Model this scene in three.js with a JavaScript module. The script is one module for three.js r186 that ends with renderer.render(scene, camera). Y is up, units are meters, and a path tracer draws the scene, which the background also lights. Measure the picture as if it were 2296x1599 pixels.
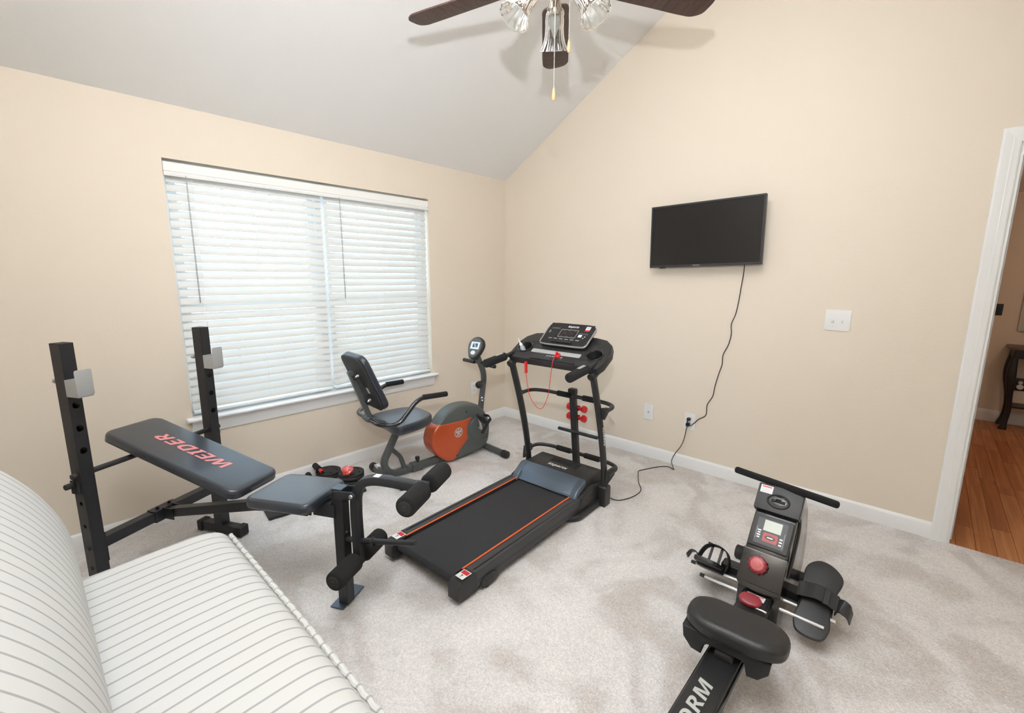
import * as THREE from 'three';
import { mergeGeometries, toCreasedNormals } from 'three/addons/utils/BufferGeometryUtils.js';
import { RoundedBoxGeometry } from 'three/addons/geometries/RoundedBoxGeometry.js';
import { FontLoader } from 'three/addons/loaders/FontLoader.js';
import { TextGeometry } from 'three/addons/geometries/TextGeometry.js';

// ---------------------------------------------------------------- camera, sky, lights, exposure
const scene = new THREE.Scene();
const renderer = new THREE.WebGLRenderer({ antialias: true });
renderer.toneMapping = THREE.LinearToneMapping;
renderer.toneMappingExposure = 1.13;
renderer.shadowMap.enabled = true;
renderer.shadowMap.type = THREE.PCFSoftShadowMap;

const camera = new THREE.PerspectiveCamera(2 * Math.atan(1599 / 2 / 1014.19) * 180 / Math.PI, 2296 / 1599, 0.05, 60);
const YAW = -0.7417, PITCH = 0.1755;
camera.position.set(3.2815, 1.5, 3.4664);
camera.lookAt(3.2815 + Math.sin(YAW) * Math.cos(PITCH), 1.5 - Math.sin(PITCH), 3.4664 - Math.cos(YAW) * Math.cos(PITCH));
camera.rotateZ(0.0063);

scene.background = new THREE.Color().setRGB(0.64, 0.85, 1.04);   // even overcast daylight
scene.backgroundIntensity = 3.8;

// the photographer's flash, out of view just above the lens: a bare spill forward and the head turned up to the ceiling
const flashTint = new THREE.Color().setRGB(0.94, 0.98, 1.04);
const flashSpill = new THREE.SpotLight(flashTint, 11, 0, 0.95, 1, 2);
flashSpill.position.set(3.23, 1.86, 3.41);
flashSpill.target.position.set(0.6, 2.5, 0.5);  // out of view, aimed to light the far corner
const flashBounce = new THREE.SpotLight(flashTint, 97, 0, 0.8, 0.8, 2);
flashBounce.position.set(3.23, 1.93, 3.43);
flashBounce.target.position.set(2.55, 3.7, 3.15);  // out of view, aimed at the ceiling to light the room from above
for (const l of [flashSpill, flashBounce]) { l.castShadow = true; l.shadow.radius = 1.1; l.shadow.mapSize.set(1024, 1024); scene.add(l, l.target); }

// ---------------------------------------------------------------- helpers
let seed = 12345;
const rnd = () => { seed = (seed * 1664525 + 1013904223) >>> 0; return seed / 4294967296; };
const V = (x, y, z) => new THREE.Vector3(x, y, z);
const R = (d) => d * Math.PI / 180;
const taken = {};
function numbered(n) { const k = taken[n] = (taken[n] ?? -1) + 1; return k ? `${n}_${String(k).padStart(3, '0')}` : n; }
function clean(g) {
  const q = g.index ? g.toNonIndexed() : g;
  for (const k of Object.keys(q.attributes)) if (!['position', 'normal', 'uv'].includes(k)) q.deleteAttribute(k);
  if (!q.attributes.normal) q.computeVertexNormals();
  if (!q.attributes.uv) q.setAttribute('uv', new THREE.BufferAttribute(new Float32Array(q.attributes.position.count * 2), 2));
  q.morphAttributes = {}; q.clearGroups();
  return q;
}
const merge = (gs) => { const l = [gs].flat(9).map(clean); return l.length === 1 ? l[0] : mergeGeometries(l); };
function obj(name, gs, m, parent = scene, label) {
  const o = new THREE.Mesh(merge(gs), m);
  o.name = parent === scene ? numbered(name) : name;
  o.castShadow = o.receiveShadow = true;
  if (label) o.userData.label = label;
  parent.add(o);
  return o;
}
function tag(o, label, category, group, kind) {
  o.userData.label = label; o.userData.category = category;
  if (group) o.userData.group = group;
  if (kind) o.userData.kind = kind;
  return o;
}
function thing(name, label, category, [x, y, z] = [0, 0, 0], turn = 0, group) {
  const o = new THREE.Group(); o.name = numbered(name); scene.add(o);
  o.position.set(x, y, z); o.rotation.y = turn;
  return tag(o, label, category, group);
}
function struct(name, gs, m, label, category) { return tag(obj(name, gs, m), label, category, null, 'structure'); }

// geometry
const bx = (w, h, d, x = 0, y = 0, z = 0, b = 0.003) => {
  b = Math.min(b, Math.min(w, h, d) * 0.45);
  const g = b > 0 ? new RoundedBoxGeometry(w, h, d, 2, b) : new THREE.BoxGeometry(w, h, d);
  return g.translate(x, y, z);
};
// box given by its limits
const lim = (x0, x1, y0, y1, z0, z1, b = 0) => bx(x1 - x0, y1 - y0, z1 - z0, (x0 + x1) / 2, (y0 + y1) / 2, (z0 + z1) / 2, b);
function align(g, p, q, up = V(0, 1, 0)) {        // local +x runs from p to q, centred
  const d = q.clone().sub(p), L = d.length(); d.normalize();
  let n = up.clone().addScaledVector(d, -up.dot(d));
  if (n.lengthSq() < 1e-6) n = V(1, 0, 0).addScaledVector(d, -d.x);
  n.normalize();
  const s = d.clone().cross(n), m = new THREE.Matrix4().makeBasis(d, n, s);
  m.setPosition(p.clone().add(q).multiplyScalar(0.5));
  return g.applyMatrix4(m);
}
const beam = (p, q, h, w, b = 0.004, up) => align(bx(p.distanceTo(q), h, w, 0, 0, 0, b), p, q, up);
function lathe(pts, seg = 24) { return new THREE.LatheGeometry(pts.map(([r, y]) => new THREE.Vector2(r, y)), seg); }
function rod(p, q, r, b = 0.002, seg = 20) {
  const L = p.distanceTo(q); b = Math.min(b, r * 0.95, L * 0.45);
  const pr = [[0, -L / 2]];
  for (let i = 0; i <= 4; i++) { const a = i / 4 * Math.PI / 2; pr.push([r - b + b * Math.sin(a), -L / 2 + b - b * Math.cos(a)]); }
  for (let i = 4; i >= 0; i--) { const a = i / 4 * Math.PI / 2; pr.push([r - b + b * Math.sin(a), L / 2 - b + b * Math.cos(a)]); }
  pr.push([0, L / 2]);
  const g = toCreasedNormals(lathe(pr, seg), 0.6);
  g.rotateZ(-Math.PI / 2);
  return align(g, p, q);
}
const circ = (r, n = 14) => Array.from({ length: n }, (_, i) => [r * Math.cos(i / n * 2 * Math.PI), r * Math.sin(i / n * 2 * Math.PI)]);
const oval = (a, b, n = 16) => circ(1, n).map(([x, y]) => [x * a, y * b]);
function rrect(w, h, r, k = 3) {
  const out = [];
  for (const [cx, cy, a0] of [[w / 2 - r, h / 2 - r, 0], [-w / 2 + r, h / 2 - r, 90], [-w / 2 + r, -h / 2 + r, 180], [w / 2 - r, -h / 2 + r, 270]])
    for (let i = 0; i <= k; i++) { const a = R(a0 + 90 * i / k); out.push([cx + r * Math.cos(a), cy + r * Math.sin(a)]); }
  return out;
}
// profile [across, along up] swept along a list of points; up fixes the roll
function sweep(path, prof, up = null, crease = 0.6, caps = true) {
  const n = path.length, T = path.map((p, i) => path[Math.min(i + 1, n - 1)].clone().sub(path[Math.max(i - 1, 0)]).normalize());
  const fr = []; let prev = null;
  for (let i = 0; i < n; i++) {
    let N = up ? up.clone() : (prev ?? (Math.abs(T[0].y) < 0.9 ? V(0, 1, 0) : V(1, 0, 0))).clone();
    N.addScaledVector(T[i], -N.dot(T[i])).normalize(); prev = N;
    const B = T[i].clone().cross(N);
    fr.push(prof.map(([a, b]) => path[i].clone().addScaledVector(B, a).addScaledVector(N, b)));
  }
  const pos = [], uv = []; const m = prof.length;
  let per = [0]; for (let j = 0; j < m; j++) per.push(per[j] + Math.hypot(prof[(j + 1) % m][0] - prof[j][0], prof[(j + 1) % m][1] - prof[j][1]));
  let len = 0;
  for (let i = 0; i < n - 1; i++) {
    const l2 = len + path[i].distanceTo(path[i + 1]);
    for (let j = 0; j < m; j++) {
      const a = fr[i][j], b = fr[i][(j + 1) % m], c = fr[i + 1][(j + 1) % m], d = fr[i + 1][j];
      for (const [v, u, w] of [[a, per[j], len], [c, per[j + 1], l2], [b, per[j + 1], len], [a, per[j], len], [d, per[j], l2], [c, per[j + 1], l2]]) { pos.push(v.x, v.y, v.z); uv.push(u, w); }
    }
    len = l2;
  }
  if (caps) for (const [k, s] of [[0, 1], [n - 1, -1]]) {
    const c = fr[k].reduce((q, v) => q.add(v), V(0, 0, 0)).multiplyScalar(1 / m);
    for (let j = 0; j < m; j++) {
      const a = fr[k][j], b = fr[k][(j + 1) % m];
      for (const v of s > 0 ? [c, a, b] : [c, b, a]) { pos.push(v.x, v.y, v.z); uv.push(0, 0); }
    }
  }
  const g = new THREE.BufferGeometry();
  g.setAttribute('position', new THREE.Float32BufferAttribute(pos, 3));
  g.setAttribute('uv', new THREE.Float32BufferAttribute(uv, 2));
  return toCreasedNormals(g, crease);
}
function fillet(pts, r, k = 6) {
  const out = [pts[0]];
  for (let i = 1; i < pts.length - 1; i++) {
    const a = pts[i - 1], b = pts[i], c = pts[i + 1];
    const u = a.clone().sub(b), v = c.clone().sub(b), d = Math.min(r, u.length() * 0.49, v.length() * 0.49);
    const p = b.clone().addScaledVector(u.normalize(), d), q = b.clone().addScaledVector(v.normalize(), d);
    for (let j = 0; j <= k; j++) { const t = j / k; out.push(p.clone().multiplyScalar((1 - t) ** 2).addScaledVector(b, 2 * t * (1 - t)).addScaledVector(q, t * t)); }
  }
  out.push(pts[pts.length - 1]);
  return out;
}
const curve = (pts, n = 40) => new THREE.CatmullRomCurve3(pts, false, 'centripetal').getPoints(n);
const pipe = (pts, r, seg = 12) => sweep(pts, circ(r, seg));
function shape(pts) { const s = new THREE.Shape(); pts.forEach(([x, y], i) => i ? s.lineTo(x, y) : s.moveTo(x, y)); s.closePath(); return s; }
function smoothShape(pts, n = 60) {
  const c = new THREE.CatmullRomCurve3(pts.map(([x, y]) => V(x, y, 0)), true, 'centripetal').getPoints(n);
  c.pop(); return shape(c.map((p) => [p.x, p.y]));
}
const hole = (x, y, r, n = 16) => { const p = new THREE.Path(); circ(r, n).forEach(([a, b], i) => i ? p.lineTo(x + a, y + b) : p.moveTo(x + a, y + b)); p.closePath(); return p; };
// shape in x,y given thickness along z, centred on z = 0
function ex(s, depth, b = 0.004, seg = 3, crease = 0.5) {
  b = Math.min(b, depth * 0.49);
  const g = new THREE.ExtrudeGeometry(s, { depth: depth - 2 * b, bevelEnabled: b > 0, bevelThickness: b, bevelSize: b, bevelOffset: -b, bevelSegments: seg, curveSegments: 10 });
  g.translate(0, 0, -depth / 2 + b);
  return toCreasedNormals(clean(g), crease);
}
// cushion lying flat: l along x, w along z, top at y = 0
function pad(l, w, th, rc, be) { return ex(shape(rrect(l, w, rc, 8)), th, be, 5, 0.7).rotateX(-Math.PI / 2).translate(0, -th / 2, 0); }
// uv in metres taken from the faces' own directions
function boxUV(g, s = 1) {
  g = clean(g); const p = g.attributes.position, n = g.attributes.normal, u = g.attributes.uv;
  for (let i = 0; i < p.count; i++) {
    const ax = Math.abs(n.getX(i)), ay = Math.abs(n.getY(i)), az = Math.abs(n.getZ(i));
    if (ay >= ax && ay >= az) u.setXY(i, p.getX(i) * s, p.getZ(i) * s);
    else if (ax >= az) u.setXY(i, p.getZ(i) * s, p.getY(i) * s);
    else u.setXY(i, p.getX(i) * s, p.getY(i) * s);
  }
  return g;
}

// ---------------------------------------------------------------- textures
function hash(x, y, s) { let h = (x * 374761393 + y * 668265263 + s * 1442695041) | 0; h = Math.imul(h ^ (h >>> 13), 1274126177); return ((h ^ (h >>> 16)) >>> 0) / 4294967296; }
function vnoise(x, y, s, per) {
  const xi = Math.floor(x), yi = Math.floor(y), fx = x - xi, fy = y - yi, u = fx * fx * (3 - 2 * fx), v = fy * fy * (3 - 2 * fy);
  const w = (a) => ((a % per) + per) % per;
  const a = hash(w(xi), w(yi), s), b = hash(w(xi + 1), w(yi), s), c = hash(w(xi), w(yi + 1), s), d = hash(w(xi + 1), w(yi + 1), s);
  return a + (b - a) * u + (c - a) * v + (a - b - c + d) * u * v;
}
function dataTex(n, f, srgb = true, m = n) {
  const d = new Uint8Array(n * m * 4);
  for (let y = 0; y < m; y++) for (let x = 0; x < n; x++) {
    const c = f(x / n, y / m, x, y), i = (y * n + x) * 4;
    if (typeof c === 'number') d[i] = d[i + 1] = d[i + 2] = Math.max(0, Math.min(255, c * 255));
    else for (let k = 0; k < 3; k++) d[i + k] = Math.max(0, Math.min(255, c[k]));
    d[i + 3] = 255;
  }
  const t = new THREE.DataTexture(d, n, m); t.wrapS = t.wrapT = THREE.RepeatWrapping;
  t.magFilter = THREE.LinearFilter; t.minFilter = THREE.LinearMipmapLinearFilter; t.generateMipmaps = true;
  if (srgb) t.colorSpace = THREE.SRGBColorSpace;
  t.needsUpdate = true; return t;
}
function canvasTex(w, h, draw) {
  const c = document.createElement('canvas'); c.width = w; c.height = h;
  draw(c.getContext('2d'), w, h);
  const t = new THREE.CanvasTexture(c); t.colorSpace = THREE.SRGBColorSpace; t.needsUpdate = true; return t;
}
const rep = (t, x, y = x) => { t.repeat.set(x, y); return t; };

// carpet: 5 m across without a repeat; pile brushed into patches, with a fine speckle of tufts
const carpetMap = rep(dataTex(2048, (u, v) => {
  const wx = vnoise(u * 12, v * 12, 5, 999) - 0.5, wy = vnoise(u * 12, v * 12, 6, 999) - 0.5;
  const a = vnoise(u * 11 + wx * 2.2, v * 11 + wy * 2.2, 1, 999), b = vnoise(u * 17 + v * 17 + wx * 2, v * 34 - u * 30 + wy * 3, 2, 999);
  const c = vnoise(u * 62 + wx * 6, v * 62 + wy * 6, 3, 999), e = vnoise(u * 170, v * 150, 8, 999);
  const f = hash(Math.floor(u * 2048), Math.floor(v * 2048), 4), g = vnoise(u * 900, v * 900, 7, 9999);
  let p = (a * 0.34 + b * 0.34 + c * 0.24 + e * 0.08 - 0.5) * 3.2; p = p / (0.4 + Math.abs(p)) * 0.75;   // pile brushed one way or the other
  const k = 1 + p * 0.11 + (f - 0.5) * 0.12 + (g - 0.5) * 0.1, t = p < 0 ? -p : 0;
  return [214 * k, (210 - 7 * t) * k + (f - 0.5) * 3, (207 - 13 * t) * k];
}), 0.2);
const carpetBump = rep(dataTex(1024, (u, v) => 0.55 * vnoise(u * 330, v * 330, 11, 330) + 0.3 * vnoise(u * 160, v * 160, 12, 160) + 0.15 * vnoise(u * 20, v * 20, 13, 20), false), 1);
const wallBump = rep(dataTex(512, (u, v) => 0.6 * vnoise(u * 128, v * 128, 21, 128) + 0.4 * vnoise(u * 50, v * 50, 22, 50), false), 2);
const grainBump = rep(dataTex(256, (u, v) => 0.6 * vnoise(u * 110, v * 110, 23, 110) + 0.4 * vnoise(u * 40, v * 40, 24, 40), false), 8);
const foamMap = dataTex(256, (u, v, x, y) => { const k = 30 + 13 * (hash(x, y, 31) - 0.5) + 10 * (vnoise(u * 60, v * 60, 32, 60) - 0.5); return [k, k, k * 1.02]; });
// ticking stripes: one stripe each 48 mm along u, thread weave across
const stripeMap = rep(dataTex(256, (u, v, x, y) => {
  const d = Math.abs(u - 0.5) * 50, w = (hash(x, y, 41) - 0.5) * 5 + (y % 4 < 2 ? 1.5 : -1.5);
  const k = d < 2.2 ? 1 : d < 4.4 ? (4.4 - d) / 2.2 : 0;
  return [208 + w - 42 * k, 208 + w - 43 * k, 204 + w - 38 * k];
}, true, 64), 1 / 0.05, 1 / 0.012);
function woodTex(n, m, base, dark, s, fx, fy) {
  return dataTex(n, (u, v) => {
    const warp = vnoise(u * 3, v * 1.5, s, 999) * 0.7, r = vnoise((u + warp * 0.06) * fx, v * fy, s + 1, 999), q = vnoise(u * fx * 4, v * fy * 2, s + 2, 999);
    const k = Math.min(1, Math.max(0, r * 0.7 + q * 0.5 - 0.25));
    return base.map((c, i) => c + (dark[i] - c) * k);
  }, true, m);
}
const bladeWood = rep(woodTex(256, 512, [92, 70, 62], [58, 42, 38], 51, 40, 4), 4, 1.2);

// ---------------------------------------------------------------- materials
const S = (o) => new THREE.MeshStandardMaterial(o), P = (o) => new THREE.MeshPhysicalMaterial(o);
const c3 = (r, g, b) => new THREE.Color().setRGB(r, g, b);
const M = {
  wall: S({ color: c3(0.775, 0.685, 0.57), roughness: 0.75, bumpMap: wallBump, bumpScale: 0.0004 }),
  ceiling: S({ color: c3(0.87, 0.865, 0.85), roughness: 0.9, bumpMap: wallBump, bumpScale: 0.0004 }),
  trim: S({ color: c3(0.84, 0.84, 0.83), roughness: 0.35 }),
  carpet: S({ map: carpetMap, bumpMap: carpetBump, bumpScale: 0.004, roughness: 1 }),
  blind: P({ color: c3(0.74, 0.74, 0.71), roughness: 0.7, transmission: 0.04, thickness: 0 }),
  blindRail: S({ color: c3(0.86, 0.86, 0.83), roughness: 0.4 }),
  cordWhite: S({ color: c3(0.85, 0.85, 0.82), roughness: 0.8 }),
  wand: S({ color: c3(0.42, 0.42, 0.43), roughness: 0.35 }),
  vinyl: S({ color: c3(0.82, 0.82, 0.82), roughness: 0.4 }),
  pane: P({ color: c3(1, 1, 1), roughness: 0, transmission: 1, thickness: 0, ior: 1.5 }),
  black: S({ color: c3(0.02, 0.02, 0.021), roughness: 0.42, bumpMap: grainBump, bumpScale: 0.0002 }),
  blackMatt: S({ color: c3(0.022, 0.022, 0.023), roughness: 0.7 }),
  blackGloss: P({ color: c3(0.012, 0.012, 0.013), roughness: 0.18, clearcoat: 0.6, clearcoatRoughness: 0.12 }),
  powder: S({ color: c3(0.019, 0.020, 0.023), roughness: 0.38 }),
  dark: S({ color: c3(0.006, 0.006, 0.006), roughness: 0.8 }),
  foam: S({ color: c3(0.9, 0.9, 0.9), map: rep(foamMap, 12), roughness: 0.95, bumpMap: grainBump, bumpScale: 0.0006 }),
  padVinyl: P({ color: c3(0.017, 0.024, 0.036), roughness: 0.45, bumpMap: grainBump, bumpScale: 0.0002, ior: 1.5, clearcoat: 0.8, clearcoatRoughness: 0.22 }),  // blue cast of the window reflection is put into the black vinyl colour
  beltMat: S({ color: c3(0.024, 0.024, 0.026), roughness: 0.75, bumpMap: grainBump, bumpScale: 0.0008 }),
  rail: S({ color: c3(0.045, 0.046, 0.05), roughness: 0.45 }),
  orange: P({ color: c3(0.78, 0.13, 0.03), roughness: 0.35 }),
  bikeOrange: P({ color: c3(0.55, 0.085, 0.022), roughness: 0.34, metalness: 0.15, clearcoat: 0.5, clearcoatRoughness: 0.25 }),
  bikeGrey: S({ color: c3(0.105, 0.118, 0.112), roughness: 0.42, metalness: 0.2 }),
  steelGrey: S({ color: c3(0.075, 0.084, 0.082), roughness: 0.42 }),
  blueGrey: P({ color: c3(0.10, 0.125, 0.155), roughness: 0.3, metalness: 0.45 }),
  silver: S({ color: c3(0.56, 0.56, 0.56), roughness: 0.3, metalness: 0.8 }),
  silverPaint: S({ color: c3(0.44, 0.45, 0.45), roughness: 0.38, metalness: 0.25 }),
  chrome: S({ color: c3(0.8, 0.8, 0.8), roughness: 0.12, metalness: 1 }),
  nickel: S({ color: c3(0.62, 0.56, 0.5), roughness: 0.22, metalness: 1 }),
  brightRod: S({ color: c3(0.86, 0.87, 0.88), roughness: 0.28, metalness: 0.6 }),  // pale colour stands in for chrome reflecting the carpet
  white: S({ color: c3(0.8, 0.8, 0.78), roughness: 0.4 }),
  red: P({ color: c3(0.68, 0.015, 0.018), roughness: 0.4 }),
  knobRed: P({ color: c3(0.28, 0.012, 0.025), roughness: 0.38, clearcoat: 0.3 }),
  knobPink: P({ color: c3(0.62, 0.16, 0.17), roughness: 0.4 }),
  logoRedSheen: S({ color: c3(0.72, 0.26, 0.26), roughness: 0.5 }),  // red print with its pale sheen put into the colour
  logoWhite: S({ color: c3(0.75, 0.75, 0.75), roughness: 0.5 }),
  logoGrey: S({ color: c3(0.50, 0.52, 0.49), roughness: 0.5 }),
  lcd: S({ color: c3(0.42, 0.46, 0.42), roughness: 0.25 }),
  tvScreen: P({ color: c3(0.008, 0.008, 0.009), roughness: 0.22 }),
  blade: S({ map: bladeWood, roughness: 0.5 }),
  glass: P({ color: c3(0.96, 0.99, 0.98), roughness: 0.03, transmission: 1, thickness: 0.003, ior: 1.5 }),
  bulb: P({ color: c3(0.9, 0.9, 0.88), roughness: 0.25, transmission: 0.6, thickness: 0 }),
  pullWood: S({ color: c3(0.72, 0.42, 0.19), roughness: 0.4 }),
  sofa: S({ map: stripeMap, roughness: 0.95 }),
  sofaFrame: S({ color: c3(0.68, 0.66, 0.6), roughness: 0.95 }),
  tableBlack: S({ color: c3(0.008, 0.008, 0.008), roughness: 0.35 }),
  tableTop: S({ color: c3(0.10, 0.07, 0.05), roughness: 0.4 }),
  art: S({ color: c3(0.55, 0.56, 0.5), roughness: 0.6 }),
  plateRubber: S({ color: c3(0.016, 0.016, 0.017), roughness: 0.6 }),
  bagRed: P({ color: c3(0.8, 0.12, 0.11), roughness: 0.18, clearcoat: 1, clearcoatRoughness: 0.08 }),
};

// ---------------------------------------------------------------- the room
const K = 0.595, HC = 2.44, XR = 2.4, XE = 4.8, ZB = 4.0;
const roofY = (x) => HC + K * (x < XR ? x : 2 * XR - x);
struct('floor', boxUV(lim(-0.15, XE + 0.15, -0.12, 0, 0, ZB + 0.15)), M.carpet, 'pale beige cut-pile carpet with brushed footprints', 'carpet');
// window wall with its opening
const WZ0 = 0.965, WZ1 = 2.815, WY0 = 0.6, WY1 = 2.147;
struct('wall_left', boxUV(merge([
  lim(-0.15, 0, 0, WY0, -0.12, ZB + 0.15), lim(-0.15, 0, WY1, HC, -0.12, ZB + 0.15),
  lim(-0.15, 0, WY0, WY1, -0.12, WZ0), lim(-0.15, 0, WY0, WY1, WZ1, ZB + 0.15)])), M.wall, 'cream painted wall around the wide window', 'wall');
// gable walls
const DX0 = 3.535, DX1 = 4.31, DY = 2.165;
const gable = (doorway) => {
  const p = [[-0.15, 0]];
  if (doorway) p.push([DX0, 0], [DX0, DY], [DX1, DY], [DX1, 0]);
  p.push([XE + 0.15, 0], [XE + 0.15, HC - 0.05], [XE, HC], [XR, roofY(XR)], [0, HC], [-0.15, HC - 0.05]);
  return shape(p);
};
struct('wall_back', boxUV(ex(gable(true), 0.12, 0).translate(0, 0, -0.06)), M.wall, 'tall cream gable wall carrying the television', 'wall');
struct('wall_front', boxUV(ex(gable(false), 0.15, 0).translate(0, 0, ZB + 0.075)), M.wall, 'cream gable wall behind the sofa', 'wall');
struct('wall_right', boxUV(lim(XE, XE + 0.15, 0, HC, 0, ZB)), M.wall, 'cream side wall facing the window', 'wall');
const slab = (x0, x1) => ex(shape([[x0, roofY(x0)], [x1, roofY(x1)], [x1, roofY(x1) + 0.12], [x0, roofY(x0) + 0.12]]), ZB + 0.3, 0).translate(0, 0, ZB / 2);
struct('ceiling', boxUV(merge([slab(-0.15, XR), slab(XR, XE + 0.15)])), M.ceiling, 'white vaulted ceiling sloping down to the window wall', 'ceiling');
// baseboards: flat board with a bevelled top
const bbProf = shape([[0, 0], [0.014, 0], [0.014, 0.078], [0.009, 0.09], [0.004, 0.097], [0, 0.097]]);
function baseboard(name, p, q, label, prof = bbProf) {    // p to q with the room on the left-hand side
  const L = p.distanceTo(q), g = ex(prof, L, 0);
  const d = q.clone().sub(p).normalize(), n = V(0, 1, 0).cross(d).negate().negate();
  const m = new THREE.Matrix4().makeBasis(n, V(0, 1, 0), d); m.setPosition(p.clone().add(q).multiplyScalar(0.5));
  return struct(name, g.applyMatrix4(m), M.trim, label, 'baseboard');
}
baseboard('baseboard_left', V(0, 0, 0), V(0, 0, ZB), 'white baseboard running under the window');
baseboard('baseboard_back', V(3.452, 0, 0), V(0, 0, 0), 'white baseboard running below the television');
baseboard('baseboard_right', V(XE, 0, ZB), V(XE, 0, 0), 'white baseboard on the side wall');
baseboard('baseboard_front', V(0, 0, ZB), V(XE, 0, ZB), 'white baseboard behind the sofa');

// doorway: jambs and stepped casing
{
  const d = thing('door_1', 'white doorway casing opening on the wood floored hall', 'doorway'); d.userData.kind = 'structure';
  const jx0 = DX0 - 0.018, jx1 = DX1 + 0.018;
  obj('jamb', [lim(jx0, DX0, 0, DY, -0.125, 0.004)], M.trim, d);
  obj('jamb', [lim(DX1, jx1, 0, DY, -0.125, 0.004)], M.trim, d);
  obj('jamb', [lim(jx0, jx1, DY, DY + 0.018, -0.125, 0.004)], M.trim, d);
  obj('door_stop', [lim(DX0, DX0 + 0.011, 0, DY, -0.085, -0.05, 0.002), lim(DX1 - 0.011, DX1, 0, DY, -0.085, -0.05, 0.002), lim(DX0, DX1, DY - 0.011, DY, -0.085, -0.05, 0.002)], M.trim, d);
  const cw = 0.072, prof = [[0, 0], [0, 0.012], [0.006, 0.015], [0.02, 0.016], [0.028, 0.0185], [0.032, 0.0175], [0.046, 0.021], [0.062, 0.022], [0.07, 0.019], [cw, 0.016], [cw, 0]];
  const xi0 = jx0 + 0.005, xi1 = jx1 - 0.005, yi = DY + 0.006;
  // profile x = outwards from the opening, y = proud of the wall; mitred at the head
  const up = (x, s) => {
    const pos = [];
    const ring = (y) => prof.map(([a, b]) => V(x + s * a, y === 0 ? 0 : yi + a, b));
    const A = ring(0), B = ring(1);
    for (let j = 0; j < prof.length; j++) { const k = (j + 1) % prof.length; for (const v of [A[j], B[k], A[k], A[j], B[j], B[k]]) pos.push(v.x, v.y, v.z); }
    const g = new THREE.BufferGeometry(); g.setAttribute('position', new THREE.Float32BufferAttribute(pos, 3)); return toCreasedNormals(g, 0.3);
  };
  const head = () => {
    const pos = [];
    const A = prof.map(([a, b]) => V(xi0 - a, yi + a, b)), B = prof.map(([a, b]) => V(xi1 + a, yi + a, b));
    for (let j = 0; j < prof.length; j++) { const k = (j + 1) % prof.length; for (const v of [A[j], B[k], A[k], A[j], B[j], B[k]]) pos.push(v.x, v.y, v.z); }
    const g = new THREE.BufferGeometry(); g.setAttribute('position', new THREE.Float32BufferAttribute(pos, 3)); return toCreasedNormals(g, 0.3);
  };
  obj('casing', up(xi0, -1), M.trim, d); obj('casing', up(xi1, 1), M.trim, d); obj('casing', head(), M.trim, d);
  obj('strike_plate', [lim(DX0 - 0.001, DX0 + 0.0015, 0.92, 0.98, -0.045, -0.02, 0.0005)], M.silver, d, 'small metal strike plate');
}

// the hall beyond the doorway
const HZ = -3.45, HX0 = 2.9, HX1 = 5.0, HH = 2.36;
{
  struct('wall_hall_back', boxUV(lim(HX0 - 0.1, HX1 + 0.1, 0, HH, HZ - 0.1, HZ)), M.wall, 'cream hall wall behind the black console table', 'wall');
  struct('wall_hall_left', boxUV(lim(HX0 - 0.1, HX0, 0, HH, HZ, -0.12)), M.wall, 'cream hall wall beside the doorway', 'wall');
  struct('wall_hall_right', boxUV(lim(HX1, HX1 + 0.1, 0, HH, HZ, -0.12)), M.wall, 'cream hall wall across from the doorway', 'wall');
  struct('ceiling_hall', boxUV(lim(HX0 - 0.1, HX1 + 0.1, HH, HH + 0.1, HZ - 0.1, -0.12)), M.ceiling, 'flat white ceiling of the hall', 'ceiling');
  // flush ceiling lamp, out of view, placed to light the hall warmly
  const hl = thing('unseen_hall_lamp', 'unseen frosted dome lamp placed to light the hall', 'ceiling lamp', [4.45, HH, -1.7]);
  obj('lamp_base', lathe([[0, -0.001], [0.15, -0.001], [0.155, -0.012], [0.15, -0.026], [0, -0.026]], 32), M.nickel, hl);
  obj('lamp_dome', lathe([[0.145, -0.026], [0.135, -0.055], [0.1, -0.082], [0.05, -0.096], [0, -0.1]], 32), S({ color: c3(0.9, 0.85, 0.78), roughness: 0.6, emissive: c3(1, 0.66, 0.4), emissiveIntensity: 0.6 }), hl);
  const hlight = new THREE.PointLight(c3(1, 0.7, 0.48), 0.95, 0, 2); hlight.position.set(4.45, HH - 0.14, -1.7);
  hlight.castShadow = true; hlight.shadow.radius = 5; scene.add(hlight);
  const f = thing('floor_hall', 'reddish brown hardwood plank floor of the hall', 'floor'); f.userData.kind = 'structure';
  obj('subfloor', lim(HX0 - 0.1, HX1 + 0.1, -0.12, -0.012, HZ - 0.1, 0), M.tableTop, f);
  const tones = [[[196, 134, 86], [152, 94, 58]], [[188, 124, 78], [144, 87, 53]], [[203, 142, 94], [160, 101, 64]], [[182, 118, 74], [138, 82, 50]]]
    .map(([a, b], i) => P({ map: rep(woodTex(128, 512, a, b, 60 + i * 5, 9, 3), 6, 0.8), roughness: 0.38 }));
  const pw = 0.083;
  for (let i = 0; HX0 + i * pw < HX1; i++) {
    let z = HZ - rnd() * 0.9;
    while (z < 0) {
      const z1 = Math.min(0, z + 0.7 + rnd() * 0.7), a = Math.max(z, HZ);
      if (z1 - a > 0.03) obj('plank', boxUV(lim(HX0 + i * pw + 0.0006, HX0 + (i + 1) * pw - 0.0006, -0.012, -0.0005 - rnd() * 0.0006, a + 0.0006, z1 - 0.0006, 0.0012)), tones[Math.floor(rnd() * 4)], f);
      z = z1;
    }
  }
  const hb = shape([[0, 0], [0.014, 0], [0.014, 0.1], [0.008, 0.12], [0.004, 0.128], [0, 0.128]]);
  baseboard('baseboard_hall', V(HX1, 0, HZ), V(HX0, 0, HZ), 'white baseboard of the hall behind the console table', hb);
}

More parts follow.
